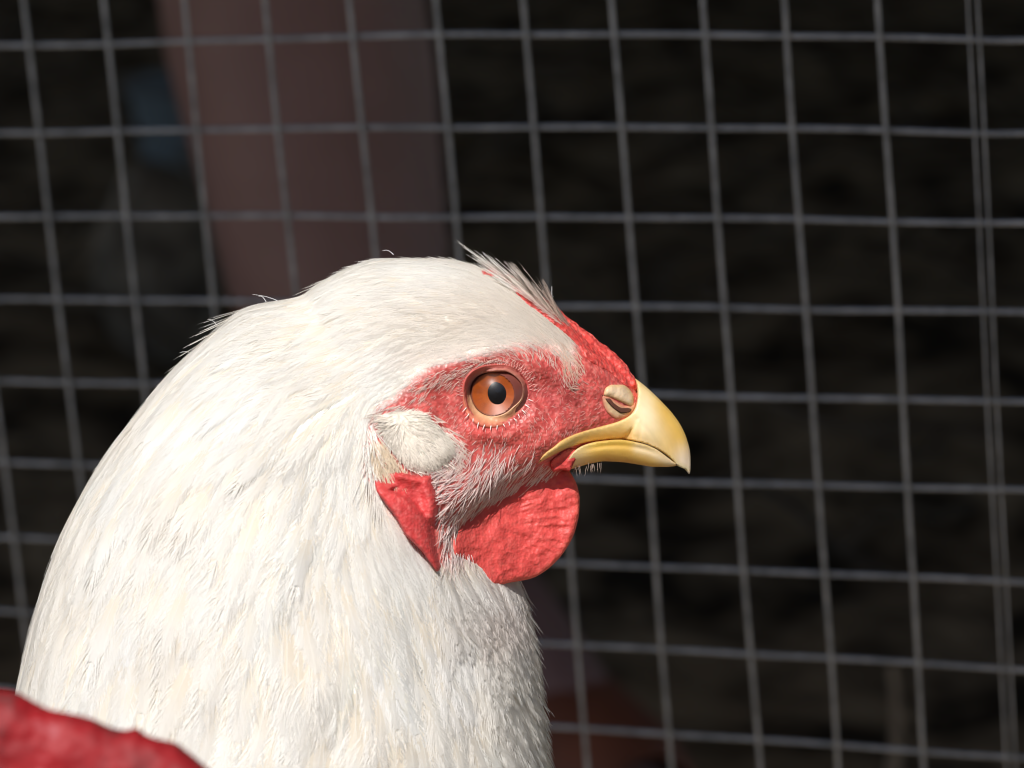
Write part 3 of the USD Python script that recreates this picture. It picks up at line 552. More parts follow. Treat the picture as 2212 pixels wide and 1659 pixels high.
# ---------------------------------------------------------------- eye
ysurf = float(np.nanmedian(surf(np.array([990, 1160, 1075, 1075.]), np.array([850, 850, 780, 935.]))))
RE = 76.0; ey = ysurf - 4 + RE                                    # depth of the eyeball's centre
EYE = thing_eye = HEN
sp = trimesh.creation.icosphere(5, RE); ev = np.array(sp.vertices) + [1073, 852, ey]
ef_ = np.array(sp.faces); ctr = ev[ef_].mean(1); ef_ = ef_[~((np.hypot(ctr[:, 0] - 1067, ctr[:, 1] - 851) < 43.5) & (ctr[:, 2] < ey))]
path = put_grid(HEN, 'eye', ev, ef_, M_eye)
def capm(cx, cy, r0, r1, lift, nr=14, na=72, bulge=0.0, ax=1.0, ay=1.0):
    rr = np.linspace(r0, r1, nr); aa = np.arange(na) * 2 * np.pi / na
    X = cx + ax * rr[:, None] * np.cos(aa); Y = cy + ay * rr[:, None] * np.sin(aa)
    z = ey - np.sqrt(np.maximum(RE ** 2 - (X - 1073) ** 2 - (Y - 852) ** 2, 1)) - lift - bulge * (1 - (rr[:, None] / r1) ** 2)
    v = np.stack([X, Y, z], -1).reshape(-1, 3); i, j = np.meshgrid(np.arange(nr - 1), np.arange(na), indexing='ij')
    qd = np.stack([i * na + j, i * na + (j + 1) % na, (i + 1) * na + (j + 1) % na, (i + 1) * na + j], -1).reshape(-1, 4)
    f = np.vstack([qd[:, [0, 1, 2]], qd[:, [0, 2, 3]]])
    return v, f, np.repeat(rr / r1, na), np.tile(aa, nr)
def put_cap(name, v, f, m, tint=None, parent=path):
    w = hen(v); _, _, nr = meshkit.arrays((w, f), True)
    if (nr @ -FW).sum() < 0: f = f[:, ::-1]; nr = -nr
    put(parent, name, w, f, m, tint=tint, normals=nr)
v, f, t, a = capm(1067, 851, 5, 45.5, 1.2, 22, 120)
rimz = ey - math.sqrt(RE ** 2 - 45 ** 2) - 1; v[:, 2] = rimz + 13 * (1 - t ** 1.4)
lim = smoothstep(.92, 1.0, t)[:, None]; inn = smoothstep(.62, .42, t)[:, None]
fl = fbm(np.stack([np.cos(a) * 7, np.sin(a) * 7, t * 1.5], -1), 3, 71)[:, None]
tn = col(.30, .056, .002) * (1 + .55 * fl); tn = tn * (1 - inn * .5) + col(.39, .088, .004) * inn * .5; tn = tn * (1 - lim * .7) + col(.12, .04, .02) * lim * .7
put_cap('iris', v, f, M_iris, np.clip(tn, 0, 1))
v, f, t, a = capm(1076.5, 848, 0.05, 21.5, 2.2, 8, 60, ay=1.1); v[:, 2] = rimz + 7.0 - 2 * (1 - t); put_cap('pupil', v, f, M_pupil)
v, f, t, a = capm(1067, 851, .05, 47, 2.5, 16, 72, bulge=0.0); put_cap('cornea', v, f, M_cornea)

# eyelids
N = 160; ang, ri = polar(inner, N); _, ro = polar(outer, N); ro = ri + 15 + 7 * smoothstep(-.1, .9, np.sin(ang))
prof = [(0.0, -1.0), (.04, 2.5), (.14, 4.2), (.32, 3.6), (.60, 1.6), (.85, .2), (1.15, -2), (1.35, -12)]
rings = []
for k, (u, h) in enumerate(prof):
    r = ri + (ro - ri) * u; X, Y = EC[0] + r * np.cos(ang), EC[1] + r * np.sin(ang)
    ball = ey - np.sqrt(np.maximum(RE ** 2 - (X - 1073) ** 2 - (Y - 852) ** 2, 1)); sk = surf(EC[0] + (ro * 1.16) * np.cos(ang), EC[1] + (ro * 1.16) * np.sin(ang))
    b = ball * (1 - smoothstep(0, 1, u)) + sk * smoothstep(0, 1, u)
    crease = .6 * np.sin(ang * 55 + 3 * np.sin(ang * 7)) * (h > 6) + 1.0 * np.sin(u * 30 + np.sin(ang * 5)) * (.1 < u < 1)
    rings.append(np.stack([X, Y, b - 3.2 * fbm(np.stack([X / 11, Y / 11, 0 * X], -1), 3, 73) * (.05 < u < 1) - h * (1 + 2.4 * np.clip(-np.sin(ang), 0, 1) * (h > 2)) - crease + (8 if u == 0 else 0)], -1))
rings = np.stack(rings)
def lid(name, sel, c_in, c_out):
    idx = np.where(sel)[0]
    if len(idx) != idx[-1] - idx[0] + 1:
        br = np.where(np.diff(idx) > 1)[0][0] + 1; idx = np.concatenate([idx[br:], idx[:br]])
    g = rings[:, idx]; a, b = g.shape[:2]
    i, j = np.meshgrid(np.arange(a - 1), np.arange(b - 1), indexing='ij'); qd = np.stack([i * b + j, i * b + j + 1, (i + 1) * b + j + 1, (i + 1) * b + j], -1).reshape(-1, 4)
    f = np.vstack([qd[:, [0, 1, 2]], qd[:, [0, 2, 3]]]); v = g.reshape(-1, 3); u = np.repeat([min(p[0], 1) for p in prof], b)[:, None]
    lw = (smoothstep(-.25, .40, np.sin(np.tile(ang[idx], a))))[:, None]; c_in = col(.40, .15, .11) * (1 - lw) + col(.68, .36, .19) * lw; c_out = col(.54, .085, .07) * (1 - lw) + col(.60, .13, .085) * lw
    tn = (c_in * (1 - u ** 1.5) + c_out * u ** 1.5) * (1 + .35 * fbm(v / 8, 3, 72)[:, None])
    w = hen(v); _, _, nr = meshkit.arrays((w, f), True)
    if (nr @ -FW).sum() < 0: f = f[:, ::-1]; nr = -nr
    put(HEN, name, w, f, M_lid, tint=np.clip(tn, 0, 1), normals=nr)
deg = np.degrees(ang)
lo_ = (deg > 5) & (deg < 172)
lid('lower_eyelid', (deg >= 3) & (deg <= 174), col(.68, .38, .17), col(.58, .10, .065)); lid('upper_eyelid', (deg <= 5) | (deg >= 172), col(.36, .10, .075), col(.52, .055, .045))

# ---------------------------------------------------------------- plumage
tree = cKDTree(bv[:, :3])
field = np.array([(1240, 760, -.62, -.78), (1255, 810, -.35, -.93), (1200, 700, -.78, -.62), (1120, 640, -.88, -.45), (1020, 640, -1, -.06), (900, 650, -1, .12), (1160, 765, -.85, -.35), (1100, 750, -1, .02), (1000, 770, -.95, .28), (900, 830, -.85, .5), (1060, 575, -.9, -.35), (950, 556, -1, .0), (800, 575, -.95, .26),
    (650, 640, -.93, .36), (550, 680, -.95, .3), (450, 730, -.85, .5), (700, 800, -.86, .5), (600, 950, -.62, .78), (400, 900, -.6, .8), (300, 1000, -.5, .87), (200, 1200, -.36, .93), (100, 1400, -.26, .97), (500, 1200, -.34, .94), (700, 1100, -.34, .94), (790, 950, -.32, .95),
    (800, 1080, -.02, 1), (845, 1120, .35, .93), (910, 1200, .5, .86), (860, 1300, .25, .97), (700, 1350, -.06, 1), (500, 1450, -.2, .98), (1000, 1290, .45, .89), (1090, 1290, .36, .93), (1095, 1450, .40, .915), (1110, 1600, .46, .89), (950, 1500, .2, .98), (800, 1600, -.12, 1), (600, 1600, -.32, .95), (350, 1600, -.2, .98), (50, 1700, -.2, .98), (1150, 2000, .2, 1), (0, 2200, -.6, .8), (-1000, 2600, -1, .2), (600, 2600, -.4, .9), (-400, 3200, -1, .3)])
def flow(x, y, fld=field, sg=75.0, p=2.2):
    d2 = (x[:, None] - fld[:, 0]) ** 2 + (y[:, None] - fld[:, 1]) ** 2 + sg ** 2 * .15
    w = d2 ** (-p); w /= w.sum(1, keepdims=True); v = w @ fld[:, 2:4]; return v / (np.linalg.norm(v, axis=1, keepdims=True) + 1e-9)
def project(p):
    """nearest body surface point and normal"""
    dd, ix = tree.query(p, k=28); w = 1 / (dd ** 2 + 30); w /= w.sum(1, keepdims=True)
    n = (bn[ix] * w[..., None]).sum(1); n /= np.linalg.norm(n, axis=1, keepdims=True); c = (bv[ix] * w[..., None]).sum(1)
    q = p - n * ((p - c) * n).sum(1, keepdims=True); return q, n
sizes = np.array([(1240, 740, 40, 9), (1160, 680, 50, 11), (1050, 640, 60, 16), (1100, 755, 36, 8), (980, 780, 42, 10), (900, 650, 84, 26), (880, 830, 50, 12), (750, 680, 108, 34), (550, 700, 125, 40), (700, 850, 135, 48), (450, 850, 155, 54), (300, 1050, 185, 60), (150, 1350, 210, 66), (600, 1100, 185, 72), (800, 960, 95, 26), (780, 1080, 120, 36), (860, 1130, 85, 16), (920, 1200, 95, 18), (700, 1300, 200, 78), (880, 1330, 160, 52), (1000, 1290, 100, 24), (1080, 1290, 110, 26), (1095, 1450, 135, 36), (1110, 1600, 150, 42), (900, 1500, 190, 64), (600, 1550, 220, 84), (300, 1550, 220, 78), (0, 2300, 420, 140), (600, 2600, 420, 150), (-1000, 2900, 480, 170)])
def size_at(x, y):
    d2 = (x[:, None] - sizes[:, 0]) ** 2 + (y[:, None] - sizes[:, 1]) ** 2 + 900
    w = d2 ** -1.8; w /= w.sum(1, keepdims=True); return w @ sizes[:, 2], w @ sizes[:, 3]
# roots, evenly scattered over the plumage
fa = bv[bf]; area = .5 * np.linalg.norm(np.cross(fa[:, 1] - fa[:, 0], fa[:, 2] - fa[:, 0]), axis=1); cen = fa.mean(1)
wf = in_white(cen[:, 0], cen[:, 1]); Ls, Ws = size_at(cen[:, 0], cen[:, 1])
prob = area * wf / (Ws * .44) ** 2
prob *= np.where(cen[:, 2] > 60, .45, 1.0) * np.where((cen[:, 1] > 2000) , .5, 1)
ncand = int(prob.sum() * 3.0)
fi = rng.choice(len(cen), ncand, p=prob / prob.sum()); r1, r2 = rng.random(ncand), rng.random(ncand); sq = np.sqrt(r1)
rootp = fa[fi, 0] * (1 - sq)[:, None] + fa[fi, 1] * (sq * (1 - r2))[:, None] + fa[fi, 2] * (sq * r2)[:, None]
L, W = size_at(rootp[:, 0], rootp[:, 1])
kd = cKDTree(rootp); keep = np.ones(ncand, bool); nb_ = kd.query_ball_point(rootp, W * .43)
for i in range(ncand):
    if keep[i]:
        for j in nb_[i]:
            if j > i: keep[j] = False
rootp, L, W = rootp[keep], L[keep], W[keep]
def make_feathers(root, L, W, seed, fld=field, lift0=2.0, lift1=9.0, nseg=6, barb_len=1.0, dirs=None, curl=0.0, gap=4.4, tone=None, loose=0.0, straight=2.0, out=0.0, vane=.42, cup=.34):
    """each feather a shaft along the plumage with flat tapering barbs on both sides; returns vertices, faces, normals, colours"""
    g = np.random.default_rng(seed); n = len(root)
    p, nrm = project(root); P, Nn, Tt = [p], [nrm], []
    wob = g.normal(0, .10 + loose * .12, n)
    for k in range(nseg):
        dd = flow(P[-1][:, 0], P[-1][:, 1], fld) if dirs is None else dirs
        d3 = np.column_stack([dd, np.zeros(n)]); dn = (d3 * Nn[-1]).sum(1, keepdims=True); d3 = d3 - Nn[-1] * np.where(dn > 0, dn * (1 - np.broadcast_to(out, (n,)))[:, None], dn); d3 /= np.linalg.norm(d3, axis=1, keepdims=True) + 1e-9
        sd = np.cross(d3, Nn[-1]); d3 = d3 + sd * wob[:, None]; d3 /= np.linalg.norm(d3, axis=1, keepdims=True)
        Tt.append(d3); q_ = P[-1] + d3 * (L / nseg)[:, None]
        on_ = (np.full(n, k < nseg * straight) | ((np.abs(Nn[0][:, 2]) > .80) & (dirs is None)))[:, None]
        qp, np_ = project(q_); q_, nn = np.where(on_, qp, q_), np.where(on_, np_, Nn[-1])
        # leaving the plumage edge the feather keeps straight on
        P.append(q_); Nn.append(nn)
    Tt.append(Tt[-1]); P, Nn, Tt = np.stack(P, 1), np.stack(Nn, 1), np.stack(Tt, 1)
    t = np.linspace(0, 1, nseg + 1)
    jit = g.uniform(.25, 1.1, n) * np.where(g.random(n) < .07, 1.9, 1.0)
    P = P + Nn * (lift0 + lift1 * (jit[:, None] * (t * (1.75 - t) / .77) + curl * t ** 3))[..., None] * (np.clip(W / 30, .5, 1.6))[:, None, None]
    nb = np.clip((L / gap).astype(int), 8, 42); V, F, NO, CO = [], [], [], []; off = 0
    tn_f = np.array([.86, .83, .785]) * (1 + g.normal(0, .03, (n, 1))) + g.normal(0, 1, (n, 1)) * np.array([0, .006, .016]) if tone is None else tone
    for b in np.unique(nb):
        ix = np.where(nb == b)[0]; m = len(ix)
        tb = np.linspace(.10, .985, b)[None, :, None] + g.normal(0, .012, (m, b, 2))     # both sides
        tb = np.clip(tb, .05, .995)
        kf = tb * nseg; k0 = np.clip(kf.astype(int), 0, nseg - 1); fr = (kf - k0)[..., None]
        row = np.arange(m)[:, None, None]
        Pi, Ni, Ti = P[ix], Nn[ix], Tt[ix]
        o = Pi[row, k0] * (1 - fr) + Pi[row, k0 + 1] * fr; nn = Ni[row, k0] * (1 - fr) + Ni[row, k0 + 1] * fr; ta = Ti[row, k0] * (1 - fr) + Ti[row, k0 + 1] * fr
        sd = np.cross(ta, nn) * np.array([1., -1.])[None, None, :, None]
        # clumps of barbs lean together
        cl = g.normal(0, .045 + .16 * loose, (m, (b + 2) // 3, 2)).repeat(3, 1)[:, :b]
        al = np.radians(34) * (1 - .62 * tb) * (1 + loose * .5) + cl + g.normal(0, .05 + .05 * loose, (m, b, 2))
        wprof = np.sin(np.pi * np.clip(.16 + .84 * (tb * .93 + .07), 0, 1) ** .9) ** .8 * .8 + .28
        bl = W[ix][:, None, None] * wprof / np.maximum(np.sin(np.radians(34) * (1 - .62 * tb)), .16) * .5 * barb_len
        bl = np.minimum(bl, L[ix][:, None, None] * .42) * g.uniform(.85, 1.12, (m, b, 2))
        d1 = ta * np.cos(al)[..., None] + sd * np.sin(al)[..., None]; al2 = al * .55; d2 = ta * np.cos(al2)[..., None] + sd * np.sin(al2)[..., None]
        wd = (L[ix] * .9 / b)[:, None, None, None] * (.16 - .08 * tb[..., None]) + .35
        wv = np.cross(nn, d1); wv /= np.linalg.norm(wv, axis=-1, keepdims=True) + 1e-9
        droop = (W[ix] * .020)[:, None, None, None] * nn
        p0 = o + d1 * (bl * .42)[..., None] - droop * .5; p1 = o + d1 * (bl * .62)[..., None] - droop; p2 = p1 + d2 * (bl * .42)[..., None] - droop * 1.3
        vs = np.stack([p0 - wv * wd, p0 + wv * wd, p1 - wv * wd * .9, p1 + wv * wd * .9, p2], -2)          # m,b,2,5,3
        tl = nn * .93 + sd * .30 + wv * g.normal(0, .05, (m, b, 2, 1)); tl /= np.linalg.norm(tl, axis=-1, keepdims=True)
        no = np.broadcast_to(tl[..., None, :], vs.shape)
        co = np.broadcast_to(tn_f[ix][:, None, None, None, :], vs.shape)
        c = m * b * 2; V.append(vs.reshape(-1, 3)); NO.append(no.reshape(-1, 3)); CO.append(co.reshape(-1, 3))
        base = np.arange(c)[:, None] * 5 + off; F.append(np.concatenate([base + [0, 1, 3], base + [0, 3, 2], base + [2, 3, 4]], 0)); off += c * 5
    # vanes: a soft curved sheet under the barbs
    nt, nu = 8, 5; tv, uv = np.linspace(.04, .93, nt), np.linspace(-1, 1, nu); kf = tv * nseg; k0 = np.clip(kf.astype(int), 0, nseg - 1); fr = (kf - k0)[None, :, None]
    o = P[:, k0] * (1 - fr) + P[:, k0 + 1] * fr; nn = Nn[:, k0] * (1 - fr) + Nn[:, k0 + 1] * fr; ta = Tt[:, k0] * (1 - fr) + Tt[:, k0 + 1] * fr; sd = np.cross(ta, nn); sd /= np.linalg.norm(sd, axis=-1, keepdims=True) + 1e-9
    hwid = W[:, None] * vane * (np.sin(np.pi * np.clip(.17 + .83 * tv, 0, 1) ** .95) ** .62)[None] * g.uniform(.85, 1.1, (n, 1))
    U = uv[None, None, :, None]; skew = g.normal(0, .07, (n, 1, 1, 1))
    vs = o[:, :, None] + sd[:, :, None] * U * hwid[..., None, None] + ta[:, :, None] * (np.abs(U) * .55 - .1) * hwid[..., None, None] - nn[:, :, None] * (U ** 2 * .055 * W[:, None, None, None] + .8)
    no = nn[:, :, None] + sd[:, :, None] * (U * cup + skew) + ta[:, :, None] * (.14 * (tv - .35))[None, :, None, None]; no = no / np.linalg.norm(no, axis=-1, keepdims=True)
    shade_tint = np.array([.985, .945, .875]); kk = smoothstep(.75, .25, tv)[None, :, None, None]; co = tn_f[:, None, None, :] * (1 - kk * (1 - shade_tint)) * np.ones((1, 1, nu, 1))  # creamier toward the root: soft shade between feathers put into the colour
    V.append(vs.reshape(-1, 3)); NO.append(no.reshape(-1, 3)); CO.append(co.reshape(-1, 3)); i_, j_ = np.meshgrid(np.arange(nt - 1), np.arange(nu - 1), indexing='ij'); q0 = (i_ * nu + j_).ravel()
    q1 = np.arange(n)[:, None] * nt * nu + q0[None] + off; F.append(np.concatenate([np.stack([q1, q1 + 1, q1 + nu + 1], -1).reshape(-1, 3), np.stack([q1, q1 + nu + 1, q1 + nu], -1).reshape(-1, 3)])); off += n * nt * nu
    # shafts
    wv = np.cross(Nn, Tt); wv /= np.linalg.norm(wv, axis=-1, keepdims=True) + 1e-9
    rw = (.4 + W * .008)[:, None, None] * (1 - .8 * t)[None, :, None]; up = Nn * .3
    vs = np.stack([P - wv * rw + up, P + wv * rw + up], 2); ns_ = nseg + 1
    V.append(vs.reshape(-1, 3)); NO.append(np.broadcast_to(Nn[:, :, None], vs.shape).reshape(-1, 3)); CO.append(np.broadcast_to((tn_f * 1.03)[:, None, None], vs.shape).reshape(-1, 3))
    k = np.arange(nseg); bq_ = (np.arange(n)[:, None] * ns_ * 2 + k[None] * 2).reshape(-1, 1) + off
    F.append(np.concatenate([bq_ + [0, 1, 3], bq_ + [0, 3, 2]], 0))
    return np.vstack(V), np.vstack(F), np.vstack(NO), np.clip(np.vstack(CO), 0, .95)
def zones(p):
    x, y = p[:, 0], p[:, 1]
    head = (x > 700) & (y < 1000) & (x + y < 2010 + 200) | ((x > 560) & (y < 690))
    throat = (x > 1010) & (y > 1200) | ((x > 930) & (y > 1190) & (y < 1300))
    return np.where(throat, 2, np.where(head, 0, 1))
e_ = sd_white(rootp[:, 0], rootp[:, 1]); kp_ = (zones(rootp) != 0) | (rng.random(len(rootp)) < .2 + .8 * smoothstep(0, 34, e_)); rootp, L, W = rootp[kp_], L[kp_], W[kp_]
zn = zones(rootp)
shr = .45 + .55 * smoothstep(0, 45, sd_white(rootp[:, 0], rootp[:, 1])); L = np.where(zn == 0, L * shr, L); W = np.where(zn == 0, W * (.6 + .4 * shr), W)
def tones(p, seed):
    g = np.random.default_rng(seed); n = len(p); x, y = p[:, 0], p[:, 1]
    c = np.tile(np.array([.935, .93, .915]), (n, 1)) * (1 + g.normal(0, .025, (n, 1)))
    cream = np.clip(.5 + 2.2 * fbm(p / 120, 3, 81), 0, 1)[:, None]; c = c * (1 - .45 * cream) + np.array([.90, .86, .80]) * .45 * cream
    ck = (gauss(x, y, 1080, 700, 130, 60) * .9 + gauss(x, y, 1225, 740, 40, 60)).clip(0, 1)[:, None]; c = c * (1 - .45 * ck) + np.array([.76, .65, .53]) * .45 * ck
    pk = (gauss(x, y, 1060, 1260, 70, 45) + gauss(x, y, 1100, 770, 130, 16)).clip(0, 1)[:, None]; c = c * (1 - .3 * pk) + np.array([.84, .72, .68]) * .3 * pk
    return c
for z, nm, kw in ((0, 'head_feathers', dict(lift0=.8, lift1=1.8, cup=.26)), (1, 'neck_feathers', dict(lift0=1.0, lift1=2.0, cup=.24, straight=.75, out=.15)), (2, 'throat_feathers', dict(lift0=1.5, lift1=6, loose=.3, curl=.2, straight=.25, out=1.0, cup=.14, vane=.34, barb_len=1.2))):
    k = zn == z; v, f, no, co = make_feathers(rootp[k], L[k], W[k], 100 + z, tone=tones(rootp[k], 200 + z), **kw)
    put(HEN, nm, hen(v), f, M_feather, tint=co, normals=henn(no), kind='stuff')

nr_ = np.array([(575, 668, 0), (560, 676, -10), (545, 684, -20), (555, 690, -50), (530, 700, -40), (505, 712, -60), (470, 740, -40), (700, 612, -10), (680, 622, -30), (720, 606, 0), (880, 556, 0), (850, 560, -20), (420, 765, -20), (395, 795, -30), (250, 975, -10)], float)
nd = np.array([(-.96, .27), (-.95, .32), (-.94, .36), (-.92, .40), (-.90, .42), (-.88, .46), (-.85, .52), (-.92, .40), (-.92, .42), (-.93, .37), (-1, .02), (-1, .05), (-.80, .60), (-.75, .66), (-.62, .78)])
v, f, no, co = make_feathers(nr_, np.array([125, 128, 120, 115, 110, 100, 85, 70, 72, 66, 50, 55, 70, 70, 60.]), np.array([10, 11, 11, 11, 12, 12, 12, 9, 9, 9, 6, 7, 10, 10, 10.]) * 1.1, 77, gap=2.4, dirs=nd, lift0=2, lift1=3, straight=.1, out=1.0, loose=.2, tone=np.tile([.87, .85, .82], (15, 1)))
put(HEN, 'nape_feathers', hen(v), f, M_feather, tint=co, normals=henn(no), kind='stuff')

# short downy feathers that break up the outline of the crown
nf = 120; xx = np.concatenate([rng.uniform(690, 990, 50), rng.uniform(985, 1190, 70)]); rr_ = np.column_stack([xx, np.interp(xx, [690, 760, 830, 960, 1080, 1190], [612, 580, 560, 561, 598, 660]) - 1, rng.uniform(-95, 40, nf)])
aa_ = np.interp(xx, [690, 800, 900, 980, 1060, 1190], [.42, .25, .02, -.12, -.36, -.62]) + rng.normal(0, .07, nf); dd_ = np.column_stack([-np.cos(aa_), np.sin(aa_)])
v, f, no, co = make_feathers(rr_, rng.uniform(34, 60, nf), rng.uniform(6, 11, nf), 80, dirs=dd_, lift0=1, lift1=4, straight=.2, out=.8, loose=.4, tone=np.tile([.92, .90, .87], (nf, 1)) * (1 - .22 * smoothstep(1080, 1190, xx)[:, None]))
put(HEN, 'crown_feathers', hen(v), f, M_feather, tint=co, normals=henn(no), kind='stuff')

# a second layer where the neck and throat plumage meet
nf = 90; rr_ = np.column_stack([rng.normal(1000, 34, nf), rng.uniform(1290, 1440, nf)]); rr_ = np.column_stack([rr_, sy(rr_)])
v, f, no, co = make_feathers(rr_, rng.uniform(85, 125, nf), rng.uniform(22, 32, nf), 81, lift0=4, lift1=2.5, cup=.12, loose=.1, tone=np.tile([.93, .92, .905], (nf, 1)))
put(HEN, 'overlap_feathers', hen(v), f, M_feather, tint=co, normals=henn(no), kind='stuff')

# loose tips standing off the front of the neck
nf = 64; yy = np.sort(rng.uniform(1235, 1690, nf)); rr_ = np.column_stack([np.interp(yy, [1235, 1300, 1500, 1690], [1090, 1100, 1108, 1125]) + rng.normal(0, 9, nf), yy, rng.uniform(-60, 30, nf)])
aa_ = rng.normal(.50, .10, nf); dd_ = np.column_stack([np.sin(aa_), np.cos(aa_)])
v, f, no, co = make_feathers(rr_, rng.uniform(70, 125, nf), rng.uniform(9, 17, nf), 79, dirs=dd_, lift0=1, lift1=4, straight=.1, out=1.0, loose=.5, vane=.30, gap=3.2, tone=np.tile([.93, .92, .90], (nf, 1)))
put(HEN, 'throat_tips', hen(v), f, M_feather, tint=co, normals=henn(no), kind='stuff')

# tuft of thin feathers standing up over the comb
tuft = [((1180, 640), (975, 541)), ((1190, 648), (1000, 548)), ((1150, 612), (985, 553)), ((1190, 640), (1022, 543)), ((1200, 655), (1040, 549)), ((1205, 650), (1060, 543)), ((1210, 655), (1078, 552)), ((1212, 665), (1092, 566)), ((1218, 668), (1108, 570)), ((1215, 662), (1122, 559)), ((1220, 672), (1135, 575)), ((1222, 676), (1148, 592)),
        ((1225, 680), (1160, 600)), ((1216, 676), (1128, 602)), ((1228, 690), (1172, 618)), ((1230, 695), (1180, 640)), ((1170, 640), (1010, 562)), ((1200, 662), (1085, 575)), ((1160, 625), (1030, 556))]
tuft += [((1222, 690), (1140, 618)), ((1200, 668), (1100, 600)), ((1180, 655), (1075, 596)), ((1165, 640), (1058, 590)), ((1228, 705), (1165, 640)), ((1215, 690), (1118, 628))]
ta_, tb_ = np.array([t[0] for t in tuft], float).repeat(2, 0), np.array([t[1] for t in tuft], float).repeat(2, 0)
nf = len(ta_); lean = tb_ - ta_; tb_ = ta_ + 1.02 * (lean @ np.array([[math.cos(.09), math.sin(.09)], [-math.sin(.09), math.cos(.09)]])); ta_ += rng.normal(0, 5, (nf, 2)); tb_ += rng.normal(0, 6, (nf, 2)); Lt = np.linalg.norm(tb_ - ta_, axis=1); dt = (tb_ - ta_) / Lt[:, None]
shade_k = np.clip((tb_[:, 0] - 1060) / 120, 0, 1)[:, None]; tone = np.array([.92, .90, .87]) * (1 - shade_k * .7) + np.array([.50, .36, .29]) * shade_k * .7  # browner to the right: the shaded side of the tuft painted in
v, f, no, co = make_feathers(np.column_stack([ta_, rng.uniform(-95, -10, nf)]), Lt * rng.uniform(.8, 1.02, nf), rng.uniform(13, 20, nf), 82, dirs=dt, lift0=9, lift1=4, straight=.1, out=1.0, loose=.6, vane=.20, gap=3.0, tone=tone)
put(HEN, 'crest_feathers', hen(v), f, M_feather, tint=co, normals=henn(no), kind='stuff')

# ---------------------------------------------------------------- bristles and down on the face
def hairs(root, dirs, L, w, seed, lift=.35, curl=.5, surface=None, colr=(.85, .78, .72), nrm=None):
    g = np.random.default_rng(seed); n = len(root)
    if surface is None: p, nn = project(root)
    else: p, nn = root, nrm
    d = np.column_stack([dirs, np.zeros(n)]) if dirs.shape[1] == 2 else dirs; d = d - nn * (d * nn).sum(1, keepdims=True); d /= np.linalg.norm(d, axis=1, keepdims=True) + 1e-9
    sd = np.cross(d, nn); d = d + sd * g.normal(0, .22, (n, 1)); lf = lift * g.uniform(.5, 1.5, (n, 1))
    t = np.array([0, .33, .67, 1.0]); L = (np.broadcast_to(L, n) * g.uniform(.65, 1.3, n))[:, None, None]
    path_ = p[:, None] - nn[:, None] * 1.5 + L * (t[None, :, None] * d[:, None] + (lf[:, None] * (t - curl * t ** 2)[None, :, None]) * nn[:, None]) + L * sd[:, None] * (g.normal(0, .10, (n, 1, 1)) * (t ** 2)[None, :, None])
    wr = (w * np.array([1, .9, .62, .12]))[None, :, None]
    a1, a2, a3 = sd, nn * .9 - sd * .5, -nn * .9 - sd * .5
    V = np.stack([path_ + wr * a[:, None] for a in (a1, a2, a3)], 2)           # n,4,3,3
    i = np.arange(3); q = []
    for k in range(3):
        for j in range(3): q += [[k * 3 + j, k * 3 + (j + 1) % 3, (k + 1) * 3 + (j + 1) % 3], [k * 3 + j, (k + 1) * 3 + (j + 1) % 3, (k + 1) * 3 + j]]
    F = (np.arange(n)[:, None, None] * 12 + np.array(q)[None]).reshape(-1, 3)
    v = V.reshape(-1, 3); no = np.stack([np.broadcast_to((a * .6 + nn * .6)[:, None], path_.shape) for a in (a1, a2, a3)], 2).reshape(-1, 3); no = no / (np.linalg.norm(no, axis=1, keepdims=True) + 1e-9)
    co = np.asarray(colr)[None] * (1 + g.normal(0, .06, (n, 1))); co = np.repeat(co, 12, 0)
    return v, F, no, np.clip(co, 0, .95)
def scatter(poly, spacing, seed, dens=None):
    g = np.random.default_rng(seed); pg = Polygon(poly); x0, y0, x1, y1 = pg.bounds
    n = int((x1 - x0) * (y1 - y0) / spacing ** 2); p = np.stack([g.uniform(x0, x1, n), g.uniform(y0, y1, n)], 1); p = p[contains_xy(pg, p[:, 0], p[:, 1])]
    if dens is not None: p = p[g.random(len(p)) < dens(p[:, 0], p[:, 1])]
    return p
hf = np.array([(1000, 850, -.75, .6), (960, 830, -.85, .5), (1000, 800, -.9, .42), (1060, 770, -.95, .2), (1120, 765, -.75, -.5), (1170, 790, -.35, -.9), (1230, 830, -.4, -.9), (1170, 850, .6, -.6), (1160, 900, .3, .5), (1070, 940, -.1, .95), (1000, 920, -.6, .7), (1040, 980, -.7, .7), (1100, 1000, -.6, .8), (1200, 940, -.55, .8), (1270, 890, -.85, .35), (1300, 810, -.6, -.6), (1260, 850, -.8, -.2), (1150, 1050, -.5, .86), (1180, 1010, -.4, .9), (1050, 1090, -.75, .65), (990, 1050, -.9, .42), (970, 1000, -.8, .6), (1000, 1150, -.45, .9), (960, 1120, -.5, .85), (1230, 990, -.3, .95), (940, 870, -.6, .7), (1010, 1190, -.3, .95)])
facep = [(905, 835), (960, 800), (1060, 775), (1140, 765), (1195, 782), (1230, 840), (1262, 800), (1292, 800), (1310, 820), (1296, 850), (1305, 890), (1270, 918), (1200, 950), (1160, 985), (1190, 1000), (1215, 1000), (1195, 1045), (1140, 1090), (1080, 1120), (1020, 1170), (985, 1200), (965, 1195), (955, 1110), (945, 1010), (985, 985), (985, 940), (950, 905), (915, 880), (870, 880)]
def not_eye(x, y):
    return (np.hypot(x - EC[0], y - EC[1]) > 1.0 * np.interp(np.arctan2(y - EC[1], x - EC[0]), ang, ro, period=2 * np.pi)).astype(float)
def addh(name, parts, m=M_bristle):
    o = 0; V, F, N_, C_ = [], [], [], []
    for v, f, n, c in parts: V.append(v); F.append(f + o); N_.append(n); C_.append(c); o += len(v)
    put(HEN, name, hen(np.vstack(V)), np.vstack(F), m, tint=np.vstack(C_), normals=henn(np.vstack(N_)), kind='stuff')
